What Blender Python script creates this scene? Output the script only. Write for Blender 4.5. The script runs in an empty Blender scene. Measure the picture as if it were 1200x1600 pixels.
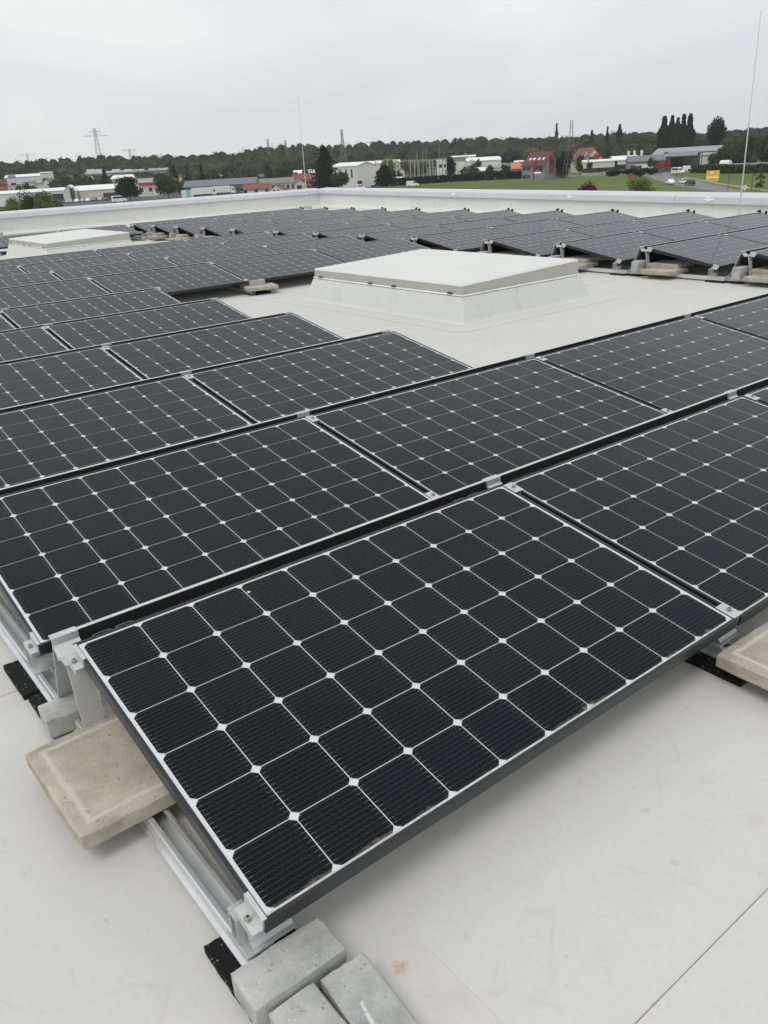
import bpy, math, random
from mathutils import Vector, Matrix, Euler
R = math.radians
scene = bpy.context.scene
col = scene.collection

# ------------------------------------------------------------------ camera
CAM = Vector((-0.4539, -1.0660, 1.4747))
YAW, PIT, ROL = 0.9273, -0.4025, -0.0581
FPX = 1293.77                      # focal length in pixels of a 1200 x 1600 frame
fwd = Vector((math.cos(PIT)*math.cos(YAW), math.cos(PIT)*math.sin(YAW), math.sin(PIT)))
rgt0 = Vector((math.sin(YAW), -math.cos(YAW), 0)); up0 = rgt0.cross(fwd)
rgt = math.cos(ROL)*rgt0 + math.sin(ROL)*up0
upv = -math.sin(ROL)*rgt0 + math.cos(ROL)*up0
cam = bpy.data.objects.new('camera', bpy.data.cameras.new('camera'))
cam.data.sensor_fit = 'VERTICAL'; cam.data.sensor_height = 24; cam.data.sensor_width = 18
cam.data.lens = 24*FPX/1600
cam.data.clip_start = 0.02; cam.data.clip_end = 30000
m3 = Matrix((rgt, upv, -fwd)).transposed()
cam.matrix_world = Matrix.Translation(CAM) @ m3.to_4x4()
col.objects.link(cam); scene.camera = cam

# ------------------------------------------------------------------ light
SUN_EL, SUN_AZ = R(61), R(-158)    # the sun stands high behind the clouds, to the west
world = bpy.data.worlds.new('World'); scene.world = world; world.use_nodes = True
wn, wl = world.node_tree.nodes, world.node_tree.links
wn.clear()
wo = wn.new('ShaderNodeOutputWorld'); bg_sky = wn.new('ShaderNodeBackground'); bg_cl = wn.new('ShaderNodeBackground')
mixw = wn.new('ShaderNodeMixShader'); mixw.inputs[0].default_value = 0.93
skyt = wn.new('ShaderNodeTexSky'); skyt.sky_type = 'NISHITA'; skyt.sun_disc = False
skyt.sun_elevation = SUN_EL; skyt.sun_rotation = math.pi/2 - SUN_AZ
bg_sky.inputs[1].default_value = 0.10
wl.new(skyt.outputs[0], bg_sky.inputs[0])
tc = wn.new('ShaderNodeTexCoord'); mp = wn.new('ShaderNodeMapping')
mp.inputs['Scale'].default_value = (1.1, 1.1, 3.2); mp.inputs['Rotation'].default_value = (0.0, 0.12, 0.5)
nz = wn.new('ShaderNodeTexNoise'); nz.inputs['Scale'].default_value = 1.7; nz.inputs['Detail'].default_value = 5
nz.inputs['Roughness'].default_value = 0.45; nz.inputs['Distortion'].default_value = 0.35
rp = wn.new('ShaderNodeValToRGB')
rp.color_ramp.elements[0].position = 0.40; rp.color_ramp.elements[0].color = (0.765, 0.795, 0.825, 1)
rp.color_ramp.elements[1].position = 0.60; rp.color_ramp.elements[1].color = (0.925, 0.935, 0.922, 1)
wl.new(tc.outputs['Generated'], mp.inputs[0]); wl.new(mp.outputs[0], nz.inputs[0]); wl.new(nz.outputs[0], rp.inputs[0])
wl.new(rp.outputs[0], bg_cl.inputs[0]); bg_cl.inputs[1].default_value = 1.0
wl.new(bg_sky.outputs[0], mixw.inputs[1]); wl.new(bg_cl.outputs[0], mixw.inputs[2]); wl.new(mixw.outputs[0], wo.inputs[0])
sun = bpy.data.objects.new('sun', bpy.data.lights.new('sun', 'SUN'))
sun.data.energy = 1.25; sun.data.angle = R(28); sun.data.color = (1, 0.965, 0.91)
sd = Vector((math.cos(SUN_EL)*math.cos(SUN_AZ), math.cos(SUN_EL)*math.sin(SUN_AZ), math.sin(SUN_EL)))
sun.rotation_euler = sd.to_track_quat('Z', 'Y').to_euler(); sun.location = sd*60
col.objects.link(sun)
scene.view_settings.view_transform = 'Standard'; scene.view_settings.look = 'None'
scene.view_settings.exposure = 0.0; scene.view_settings.gamma = 1.0
scene.view_settings.use_curve_mapping = False
scene.cycles.transparent_max_bounces = 12

# ------------------------------------------------------------------ helpers
rnd = random.Random(7)
def srgb(r, g, b):
    f = lambda c: (c/12.92 if c <= 0.04045 else ((c+0.055)/1.055)**2.4)
    return (f(r/255), f(g/255), f(b/255), 1)

class NT:
    def __init__(s, name):
        s.m = bpy.data.materials.new(name); s.m.use_nodes = True
        s.t = s.m.node_tree; s.t.nodes.clear()
        s.out = s.n('ShaderNodeOutputMaterial')
    def n(s, typ, **kw):
        nd = s.t.nodes.new(typ)
        for k, v in kw.items():
            if k.startswith('i_'): nd.inputs[k[2:].replace('_', ' ')].default_value = v
            else: setattr(nd, k, v)
        return nd
    def l(s, a, b): s.t.links.new(a, b)
    def math(s, op, a, b=None, clamp=False):
        nd = s.n('ShaderNodeMath', operation=op, use_clamp=clamp)
        for k, v in enumerate((a, b)):
            if v is None: continue
            if isinstance(v, (int, float)): nd.inputs[k].default_value = v
            else: s.l(v, nd.inputs[k])
        return nd.outputs[0]
    def mix(s, fac, a, b):
        nd = s.n('ShaderNodeMix', data_type='RGBA')
        for k, v in ((0, fac), (6, a), (7, b)):
            if isinstance(v, (int, float, tuple)): nd.inputs[k].default_value = v
            else: s.l(v, nd.inputs[k])
        return nd.outputs[2]
    def ramp(s, src, p0, c0, p1, c1):
        nd = s.n('ShaderNodeValToRGB'); e = nd.color_ramp.elements
        e[0].position, e[0].color, e[1].position, e[1].color = p0, c0, p1, c1
        s.l(src, nd.inputs[0]); return nd.outputs[0]
    def noise(s, scale, detail=4, vec=None, rough=0.5, dist=0.0):
        nd = s.n('ShaderNodeTexNoise'); nd.inputs['Scale'].default_value = scale
        nd.inputs['Detail'].default_value = detail; nd.inputs['Roughness'].default_value = rough
        nd.inputs['Distortion'].default_value = dist
        if vec is not None: s.l(vec, nd.inputs['Vector'])
        return nd.outputs[0]
    def bsdf(s, color, rough=0.6, metal=0.0, spec=0.5, bump=None, bstr=0.3, bdist=0.01):
        p = s.n('ShaderNodeBsdfPrincipled')
        for k, v in (('Base Color', color), ('Roughness', rough), ('Metallic', metal)):
            if isinstance(v, (int, float, tuple)): p.inputs[k].default_value = v
            else: s.l(v, p.inputs[k])
        p.inputs['Specular IOR Level'].default_value = spec
        if bump is not None:
            b = s.n('ShaderNodeBump'); b.inputs['Strength'].default_value = bstr; b.inputs['Distance'].default_value = bdist
            s.l(bump, b.inputs['Height']); s.l(b.outputs[0], p.inputs['Normal'])
        return p.outputs[0]
    def done(s, sh): s.l(sh, s.out.inputs[0]); return s.m
W1 = (1, 1, 1, 1); B0 = (0, 0, 0, 1)

def plain(name, c, rough=0.6, metal=0.0, var=0.12, scale=6.0, spec=0.4, bump=0.0):
    t = NT(name); o = t.n('ShaderNodeTexCoord').outputs['Object']
    n = t.noise(scale, 4, o)
    lo = tuple(x*(1-var) for x in c[:3])+(1,); hi = tuple(min(1, x*(1+var)) for x in c[:3])+(1,)
    cc = t.ramp(n, 0.3, lo, 0.7, hi)
    return t.done(t.bsdf(cc, rough, metal, spec, bump=n if bump else None, bstr=bump))

class MB:
    """collects shapes into one mesh"""
    def __init__(s): s.v = []; s.f = []; s.sm = []; s.uv = {}
    def face(s, pts, smooth=False):
        k = len(s.v); s.v += [tuple(p) for p in pts]; s.f.append(tuple(range(k, k+len(pts)))); s.sm.append(smooth)
    def add(s, verts, faces, smooth=False, M=None):
        k = len(s.v)
        s.v += [tuple(M @ Vector(p)) if M else tuple(p) for p in verts]
        for f in faces: s.f.append(tuple(i+k for i in f)); s.sm.append(smooth)
    def box(s, x0, x1, y0, y1, z0, z1, M=None):
        vs = [(x, y, z) for z in (z0, z1) for (x, y) in ((x0, y0), (x1, y0), (x1, y1), (x0, y1))]
        s.add(vs, [(3, 2, 1, 0), (4, 5, 6, 7), (0, 1, 5, 4), (1, 2, 6, 5), (2, 3, 7, 6), (3, 0, 4, 7)], M=M)
    def cbox(s, x0, x1, y0, y1, z0, z1, c, M=None):
        """box with chamfered edges"""
        vs = []; 
        for (z, i) in ((z0, c), (z0+c, 0), (z1-c, 0), (z1, c)):
            vs += [(x0+i, y0+i, z), (x1-i, y0+i, z), (x1-i, y1-i, z), (x0+i, y1-i, z)]
        fs = [(3, 2, 1, 0), (12, 13, 14, 15)]
        for l in range(3):
            for k in range(4): fs.append((l*4+k, l*4+(k+1) % 4, l*4+4+(k+1) % 4, l*4+4+k))
        s.add(vs, fs, M=M)
    def prism(s, prof, a0, a1, axis='x', M=None, cap=True):
        """profile (2D, CCW) extruded along an axis; prof coords: x->(y,z), y->(x,z), z->(x,y)"""
        n = len(prof)
        def pt(p, a):
            return {'x': (a, p[0], p[1]), 'y': (p[0], a, p[1]), 'z': (p[0], p[1], a)}[axis]
        vs = [pt(p, a0) for p in prof] + [pt(p, a1) for p in prof]
        fs = [(k, (k+1) % n, n+(k+1) % n, n+k) for k in range(n)]
        if cap: fs += [tuple(reversed(range(n))), tuple(range(n, 2*n))]
        s.add(vs, fs, M=M)
    def tube(s, p0, p1, r0, r1=None, n=8, smooth=True, cap=True):
        p0, p1 = Vector(p0), Vector(p1); r1 = r0 if r1 is None else r1
        d = (p1-p0).normalized(); a = d.orthogonal().normalized(); b = d.cross(a)
        vs = []
        for (p, r) in ((p0, r0), (p1, r1)):
            for k in range(n):
                t = 2*math.pi*k/n; vs.append(p + (a*math.cos(t)+b*math.sin(t))*r)
        s.add(vs, [(k, (k+1) % n, n+(k+1) % n, n+k) for k in range(n)], smooth)
        if cap: s.add(vs, [tuple(reversed(range(n))), tuple(range(n, 2*n))])
    def bar(s, p0, p1, w):
        s.tube(p0, p1, w*0.7, n=4, smooth=False, cap=False)
    def mesh(s, name):
        me = bpy.data.meshes.new(name); me.from_pydata(s.v, [], s.f)
        me.polygons.foreach_set('use_smooth', s.sm); me.update(); return me
    def build(s, name, mat, parent=None, kind=None):
        return link(name, s.mesh(name), mat, parent, kind)
def link(name, me, mat, parent=None, kind=None):
    o = bpy.data.objects.new(name, me); col.objects.link(o)
    if mat is not None and not me.materials: me.materials.append(mat)
    if parent is not None: o.parent = parent
    if kind: o['kind'] = kind
    return o
def tag(o, label=None, cat=None, group=None, kind=None):
    if label: o['label'] = label
    if cat: o['category'] = cat
    if group: o['group'] = group
    if kind: o['kind'] = kind
    return o
def empty(name, loc=(0, 0, 0), rz=0.0):
    o = bpy.data.objects.new(name, None); col.objects.link(o); o.location = loc; o.rotation_euler.z = rz
    o.empty_display_size = 0.1
    return o
KIDS = {}
def copy_tree(o, parent=None):
    c = o.copy(); col.objects.link(c); c.parent = parent
    for ch in kids(o): copy_tree(ch, c)
    return c
def kids(o):
    return [x for x in o.children]
def ordn(n): return ['first', 'second', 'third', 'fourth', 'fifth', 'sixth', 'seventh', 'eighth', 'ninth', 'tenth', 'eleventh', 'twelfth', 'thirteenth', 'fourteenth', 'fifteenth', 'sixteenth'][n]
def ray(px, py): return fwd + rgt*((px-600)/FPX) - upv*((py-800)/FPX)
def proj(p):
    d = Vector(p)-CAM; z = d.dot(fwd)
    if z <= 0.05: return None
    return (600+FPX*d.dot(rgt)/z, 800-FPX*d.dot(upv)/z)
def seen(pts, mg=60):
    q = [proj(p) for p in pts]; q = [a for a in q if a]
    if not q: return False
    return max(a[0] for a in q) > -mg and min(a[0] for a in q) < 1200+mg and max(a[1] for a in q) > -mg and min(a[1] for a in q) < 1600+mg

# ------------------------------------------------------------------ materials of the roof
def mat_membrane(name, base):
    t = NT(name); o = t.n('ShaderNodeTexCoord').outputs['Object']
    big = t.noise(0.55, 5, o, 0.6); mid = t.noise(5.0, 6, o, 0.62); fine = t.noise(60, 4, o, 0.6)
    c = t.mix(t.ramp(big, 0.35, B0, 0.7, W1), tuple(x*0.93 for x in base[:3])+(1,), base)
    c = t.mix(t.math('MULTIPLY', t.ramp(mid, 0.52, B0, 0.75, W1), 0.20), c, srgb(188, 185, 176))
    spot = t.noise(23, 3, o, 0.5)
    c = t.mix(t.math('MULTIPLY', t.ramp(spot, 0.68, B0, 0.74, W1), 0.30), c, srgb(150, 145, 132))
    c = t.mix(t.math('MULTIPLY', t.ramp(fine, 0.3, W1, 0.5, B0), 0.10), c, srgb(160, 158, 150))
    rg = t.noise(1.7, 3, o, 0.5, 0.6); ring = t.math('SUBTRACT', 1.0, t.math('DIVIDE', t.math('ABSOLUTE', t.math('SUBTRACT', rg, 0.53)), 0.012), True)
    c = t.mix(t.math('MULTIPLY', t.math('MULTIPLY', ring, t.ramp(mid, 0.45, B0, 0.6, W1)), 0.22), c, srgb(168, 162, 148))
    hb = t.math('ADD', t.math('MULTIPLY', mid, 0.7), t.math('MULTIPLY', fine, 0.12))
    return t.done(t.bsdf(c, 0.62, 0, 0.35, bump=hb, bstr=0.25, bdist=0.004))
M = {}
M['membrane'] = mat_membrane('roof_membrane', srgb(205, 204, 200))
M['wallmem'] = mat_membrane('parapet_membrane', srgb(224, 224, 220))
M['curbmem'] = mat_membrane('curb_membrane', srgb(212, 213, 209))
def mat_concrete(name, c1, c2, pit=0.6, sc=1.0):
    t = NT(name); o = t.n('ShaderNodeTexCoord').outputs['Object']
    oi = t.n('ShaderNodeObjectInfo')
    va = t.n('ShaderNodeVectorMath', operation='ADD'); t.l(o, va.inputs[0])
    cx = t.n('ShaderNodeCombineXYZ'); t.l(t.math('MULTIPLY', oi.outputs['Random'], 37.0), cx.inputs[0]); t.l(cx.outputs[0], va.inputs[1])
    o = va.outputs[0]
    a = t.noise(9*sc, 6, o, 0.6); b = t.noise(60*sc, 5, o, 0.65); d = t.noise(190*sc, 3, o, 0.6)
    c = t.mix(t.ramp(a, 0.32, B0, 0.68, W1), c1, c2)
    c = t.mix(t.math('MULTIPLY', t.ramp(b, 0.62, B0, 0.70, W1), pit), c, tuple(x*0.45 for x in c1[:3])+(1,))
    c = t.mix(t.math('MULTIPLY', t.ramp(d, 0.62, B0, 0.72, W1), 0.5), c, tuple(min(1, x*1.5) for x in c2[:3])+(1,))
    h = t.math('ADD', b, t.math('MULTIPLY', d, 0.6))
    return t.done(t.bsdf(c, 0.9, 0, 0.2, bump=h, bstr=0.5, bdist=0.004))
def mat_slab():
    m = mat_concrete('slab_concrete', srgb(152, 146, 132), srgb(186, 180, 166), 0.5)
    t = NT.__new__(NT); t.m = m; t.t = m.node_tree; p = [n for n in t.t.nodes if n.type == 'BSDF_PRINCIPLED'][0]
    src = p.inputs['Base Color'].links[0].from_socket
    o = t.n('ShaderNodeTexCoord').outputs['Object']; sp = t.n('ShaderNodeSeparateXYZ'); t.l(o, sp.inputs[0])
    mx = t.math('MAXIMUM', t.math('ABSOLUTE', sp.outputs[0]), t.math('ABSOLUTE', sp.outputs[1]))
    nn = t.noise(22, 5, o, 0.6)
    band = t.math('SUBTRACT', 1.0, t.math('DIVIDE', t.math('ABSOLUTE', t.math('SUBTRACT', mx, t.math('ADD', 0.163, t.math('MULTIPLY', t.math('SUBTRACT', nn, 0.5), 0.02)))), 0.011), True)
    pit = t.noise(120, 2, o); 
    c = t.mix(t.math('MULTIPLY', band, 0.7), src, srgb(206, 203, 194))
    c = t.mix(t.math('MULTIPLY', t.ramp(pit, 0.70, B0, 0.73, W1), 0.8), c, srgb(92, 86, 74))
    t.l(c, p.inputs['Base Color']); return m
M['slab'] = mat_slab()
M['brick'] = mat_concrete('paver_concrete', srgb(152, 153, 150), srgb(190, 190, 187), 0.7, 1.2)
def mat_rubber():
    t = NT('rubber_granulate'); o = t.n('ShaderNodeTexCoord').outputs['Object']
    v = t.n('ShaderNodeTexVoronoi'); v.inputs['Scale'].default_value = 330; t.l(o, v.inputs['Vector'])
    sel = t.n('ShaderNodeSeparateColor'); t.l(v.outputs['Color'], sel.inputs[0])
    sp = t.math('GREATER_THAN', sel.outputs[0], 0.985)
    c = t.mix(sp, srgb(22, 22, 22), srgb(165, 165, 165))
    return t.done(t.bsdf(c, 0.85, 0, 0.3, bump=v.outputs['Distance'], bstr=0.8, bdist=0.004))
M['rubber'] = mat_rubber()
def mat_alu(name, c, rough=0.36, metal=0.72):
    t = NT(name); o = t.n('ShaderNodeTexCoord').outputs['Object']
    n = t.noise(35, 4, o); n2 = t.noise(7, 3, o)
    cc = t.ramp(n2, 0.3, tuple(x*0.86 for x in c[:3])+(1,), 0.7, c)
    rr = t.n('ShaderNodeMapRange'); t.l(n, rr.inputs[0]); rr.inputs[3].default_value = rough-0.08; rr.inputs[4].default_value = rough+0.1
    return t.done(t.bsdf(cc, rr.outputs[0], metal, 0.5))
M['alu'] = mat_alu('mill_aluminium', srgb(226, 227, 228))
M['cast'] = mat_alu('cast_fitting', srgb(208, 209, 209), 0.42, 0.5)
M['steel'] = mat_alu('bolt_steel', srgb(170, 170, 168), 0.25)
M['lip'] = mat_alu('deflector_edge', srgb(226, 227, 226), 0.45, 0.75)
M['deflector'] = plain('deflector_black', srgb(34, 34, 33), 0.55, 0, 0.1, 20)
M['galv'] = mat_alu('galvanised_grey', srgb(150, 152, 152), 0.5, 0.6)
M['frame'] = plain('anodised_black_frame', srgb(46, 49, 52), 0.36, 0.35, 0.08, 12, 0.5)
M['backsheet'] = plain('white_backsheet', srgb(232, 234, 238), 0.5, 0, 0.02, 3)
M['underside'] = plain('panel_underside', srgb(205, 205, 205), 0.6)
def mat_cell():
    t = NT('silicon_cell'); uv = t.n('ShaderNodeTexCoord').outputs['UV']
    sp = t.n('ShaderNodeSeparateXYZ'); t.l(uv, sp.inputs[0])
    fr = t.math('FRACT', t.math('MULTIPLY', sp.outputs[1], 12.0))
    dv = t.math('ABSOLUTE', t.math('SUBTRACT', fr, 0.5))
    ln = t.math('SUBTRACT', 1.0, t.math('DIVIDE', dv, 0.042, True), True)
    ln = t.math('GREATER_THAN', ln, 0.01)
    ed = t.math('SUBTRACT', 0.5, t.math('ABSOLUTE', t.math('SUBTRACT', sp.outputs[0], 0.5)))   # 0 at the cell's ends
    tick = t.math('LESS_THAN', ed, 0.09)
    oi = t.n('ShaderNodeObjectInfo')
    base = t.mix(oi.outputs['Random'], (0.0011, 0.0014, 0.0060, 1), (0.0034, 0.0038, 0.0105, 1))
    o = t.n('ShaderNodeTexCoord').outputs['Object']
    wire = t.mix(tick, (0.058, 0.058, 0.063, 1), (0.22, 0.22, 0.225, 1))
    c = t.mix(ln, base, wire)
    return t.done(t.bsdf(c, 0.6, 0, 0.0))
M['cell'] = mat_cell()
def mat_glass():
    t = NT('solar_glass'); o = t.n('ShaderNodeTexCoord').outputs['Object']
    oi = t.n('ShaderNodeObjectInfo')
    va = t.n('ShaderNodeVectorMath', operation='ADD'); t.l(o, va.inputs[0])
    cx = t.n('ShaderNodeCombineXYZ'); t.l(t.math('MULTIPLY', oi.outputs['Random'], 53.0), cx.inputs[0]); t.l(cx.outputs[0], va.inputs[1])
    sp = t.n('ShaderNodeSeparateXYZ'); t.l(o, sp.inputs[0])
    n1 = t.noise(5, 5, va.outputs[0], 0.6); n2 = t.noise(48, 5, va.outputs[0], 0.65); n3 = t.noise(11, 2, va.outputs[0])
    fr = t.n('ShaderNodeFresnel'); fr.inputs[0].default_value = 1.27
    gl = t.n('ShaderNodeBsdfGlossy'); gl.inputs['Roughness'].default_value = 0.07; gl.inputs['Color'].default_value = (0.97, 0.985, 1, 1)
    tr = t.n('ShaderNodeBsdfTransparent'); tr.inputs[0].default_value = (0.97, 0.97, 0.97, 1)
    m1 = t.n('ShaderNodeMixShader'); t.l(fr.outputs[0], m1.inputs[0]); t.l(tr.outputs[0], m1.inputs[1]); t.l(gl.outputs[0], m1.inputs[2])
    # rain-washed dirt that settles against the low frame bar, and a thin dust film
    edge = t.math('ADD', 0.0135, t.math('MULTIPLY', t.ramp(n3, 0.45, B0, 0.72, W1), 0.012))
    dd = t.math('DIVIDE', sp.outputs[1], edge)
    low = t.math('SUBTRACT', 1.25, dd, True)
    dirt = t.math('MULTIPLY', low, t.ramp(n2, 0.36, B0, 0.58, W1))
    film = t.math('MULTIPLY', t.ramp(n1, 0.35, B0, 0.75, W1), 0.003)
    fac = t.math('ADD', t.math('MULTIPLY', dirt, 0.62), film, True)
    df = t.n('ShaderNodeBsdfDiffuse'); df.inputs[0].default_value = srgb(186, 180, 164)
    m2 = t.n('ShaderNodeMixShader'); t.l(fac, m2.inputs[0]); t.l(m1.outputs[0], m2.inputs[1]); t.l(df.outputs[0], m2.inputs[2])
    return t.done(m2.outputs[0])
M['glass'] = mat_glass()
M['coping'] = plain('coping_sheet', srgb(214, 217, 221), 0.38, 0.45, 0.03, 2)
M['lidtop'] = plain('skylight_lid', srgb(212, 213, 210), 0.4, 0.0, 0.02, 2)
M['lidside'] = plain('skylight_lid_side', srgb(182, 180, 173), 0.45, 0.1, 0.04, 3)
M['rimwhite'] = plain('white_rim', srgb(240, 240, 238), 0.5)
M['darkclip'] = plain('dark_fitting', srgb(70, 68, 62), 0.5)

# ------------------------------------------------------------------ the roof
ROOF_POLY = [(-9, -7), (12.93, -7), (17.63, 25.83), (-9, 26.9)]
K = Vector((17.6, 25.8)); Q = Vector((14.95, 7.3)); Lp = Vector((6.6, 26.57))
b = MB(); b.face([(x, y, 0) for x, y in ROOF_POLY])
b.face([(x, y, -0.4) for x, y in reversed(ROOF_POLY)])
roof = b.build('roof', M['membrane']); tag(roof, 'off-white membrane of the flat roof', kind='structure')
# lap seam and welded patch: thin sheets lying on the membrane
b = MB(); b.prism([(-9, -7), (12.8, -7), (12.9, -0.62), (0.937, -0.496), (0.48, -0.498), (-3, -0.52), (-9, -0.55)], 0.0005, 0.003, 'z')
o = b.build('lapped_sheet', M['membrane'], roof)
M['seam'] = plain('seam_dirt', srgb(118, 114, 106), 0.8, 0, 0.3, 30)
b = MB(); sp_ = [(-3, -0.52), (0.48, -0.498), (0.937, -0.496), (4.0, -0.527), (9, -0.58)]
for (xa, ya), (xb, yb) in zip(sp_, sp_[1:]): b.face([(xa, ya-.0002, .0034), (xb, yb-.0002, .0034), (xb, yb+.0014, .0034), (xa, ya+.0014, .0034)])
b.build('seam_line', M['seam'], roof)
M['seam_faint'] = plain('seam_faint', srgb(192, 188, 178), 0.7, 0, 0.1, 8)
for ys in (1.46, 3.42, 5.38, 7.9, 14.2, 16.3, 18.1):
    q_ = MB(); q_.prism([(-8.5, ys-.002), (12.9, ys-.13), (12.9, ys-.126), (-8.5, ys+.002)], 0.0003, 0.0016, 'z'); q_.build('seam_line', M['seam_faint'], roof)
def rounded(x0, x1, y0, y1, r, n=5):
    pts = []
    for cx, cy, a0 in ((x1-r, y0+r, -90), (x1-r, y1-r, 0), (x0+r, y1-r, 90), (x0+r, y0+r, 180)):
        for k in range(n+1):
            a = R(a0+90*k/n); pts.append((cx+r*math.cos(a), cy+r*math.sin(a)))
    return pts
def mat_patch():
    t = NT('patch_membrane'); o = t.n('ShaderNodeTexCoord').outputs['Object']
    mid = t.noise(14, 6, o, 0.62); 
    c = t.mix(t.ramp(mid, 0.4, B0, 0.75, W1), srgb(202, 200, 193), srgb(194, 191, 183))
    vm = t.n('ShaderNodeVectorMath', operation='DISTANCE'); t.l(o, vm.inputs[0]); vm.inputs[1].default_value = (0.222, -0.131, 0)
    st = t.math('SUBTRACT', 1.0, t.math('DIVIDE', vm.outputs['Value'], 0.022), True)
    c = t.mix(t.math('MULTIPLY', st, t.ramp(t.noise(90, 4, o), 0.35, B0, 0.6, W1)), c, srgb(176, 138, 84))
    return t.done(t.bsdf(c, 0.6, 0, 0.35, bump=mid, bstr=0.2, bdist=0.003))
M['patch'] = mat_patch()
b = MB(); b.prism(rounded(0.165, 0.292, -0.46, -0.098, 0.035), 0.0005, 0.0032, 'z')
o = b.build('welded_patch', M['patch'], roof)
def mat_apron():
    return mat_membrane('apron_membrane', srgb(214, 211, 203))
M['apron'] = M['membrane']
# parapet: membrane wall with a fillet at its foot and a metal coping
def parapet(name, p0, p1, t0, t1, label, trim0=0.0, trim1=0.0):
    root = empty(name, (p0.x, p0.y, 0)); tag(root, label, 'parapet')
    d = (p1-p0); L = d.length; a = math.atan2(d.y, d.x); root.rotation_euler.z = a   # local x along, +y = inside (left of direction)
    n = 60; wall = MB(); prof = [(0.14, 0.0), (0.075, 0.012), (0.03, 0.05), (0.012, 0.11), (0.008, 0.25)]
    r_ = random.Random(3)
    rows = []
    for k in range(n+1):
        x = L*k/n; T = t0+(t1-t0)*k/n-0.10
        wv = 0.006*math.sin(x*2.1)+0.005*math.sin(x*5.3+1)
        pts = [(x, y+(wv if 0 < j else 0), z) for j, (y, z) in enumerate(prof)] + [(x, 0.004, T-0.02), (x, -0.005, T+0.02)]
        rows.append(pts)
    m_ = len(rows[0]); vs = [p for r in rows for p in r]
    fs = [(i*m_+j, (i+1)*m_+j, (i+1)*m_+j+1, i*m_+j+1) for i in range(n) for j in range(m_-1)]
    wall.add(vs, [tuple(reversed(f)) for f in fs], True)
    wall.build('wall_face', M['wallmem'], root)
    outer = MB()
    vs = [(0, -0.32, -2.5), (L, -0.32, -2.5), (L, -0.32, t1-0.09), (0, -0.32, t0-0.09), (0, -0.03, -0.3), (L, -0.03, -0.3), (L, -0.03, t1-0.12), (0, -0.03, t0-0.12)]
    outer.add(vs, [(0, 1, 2, 3), (7, 6, 5, 4), (3, 2, 6, 7), (0, 3, 7, 4), (1, 5, 6, 2)]); outer.build('wall_core', M['wallmem'], root)
    # coping in sheets with small joints
    nseg = max(1, int(L/3.0)); seg = L/nseg
    for s_ in range(nseg):
        c = MB(); x0, x1 = s_*seg+0.004, (s_+1)*seg-0.004
        if s_ == 0: x0 += trim0
        if s_ == nseg-1: x1 += trim1
        P_ = lambda x: t0+(t1-t0)*x/L
        prf = [(0.052, -0.155), (0.062, -0.150), (0.056, -0.035), (0.044, -0.014), (0.0, 0.012), (-0.30, 0.035), (-0.36, 0.032), (-0.36, -0.12), (-0.345, -0.12), (-0.345, 0.01), (0.0, -0.01), (0.040, -0.05)]
        k_ = len(prf); vs = [(x, y, P_(x)-0.02+z) for x in (x0, x1) for (y, z) in prf]
        c.add(vs, [(j, (j+1) % k_, k_+(j+1) % k_, k_+j) for j in range(k_)]+[tuple(reversed(range(k_))), tuple(range(k_, 2*k_))])
        c.build('coping_sheet', M['coping'], root)
    return root, L
end_r = K + (Q-K)*1.42
pr, LR = parapet('parapet', end_r, K, 0.452, 0.615, 'long pale parapet with metal coping across the back, right of the roof corner')
end_l = K + (Lp-K)*1.9
pl, LL = parapet('parapet', K, end_l, 0.612, 0.632, 'pale parapet wall with metal coping running from the roof corner to the left')
# conductor clips on the coping fascia
def at_height(px, py, z):
    d = ray(px, py); return CAM + d*((z-CAM.z)/d.z)
for px in (515, 712, 894, 1111):
    # walk the ray to the plane of the right wall
    d = ray(px, 309); nrm = Vector(((Q-K).y, -(Q-K).x, 0)).normalized()
    P0 = Vector((K.x, K.y, 0)); tt = (P0-CAM).dot(nrm)/d.dot(nrm); hit = CAM+d*tt
    dd = (K-end_r).normalized(); xl = (Vector((hit.x, hit.y))-end_r).dot(dd)
    zt = 0.452+(0.615-0.452)*xl/LR
    c = MB(); c.cbox(xl-0.07, xl+0.07, 0.058, 0.074, zt-0.125, zt-0.085, 0.006); c.cbox(xl-0.025, xl+0.025, 0.07, 0.095, zt-0.135, zt-0.06, 0.006)
    c.tube((xl-0.12, 0.067, zt-0.1), (xl+0.12, 0.067, zt-0.1), 0.009, n=6)
    c.build('conductor_clip', M['rimwhite'], pr)

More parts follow.
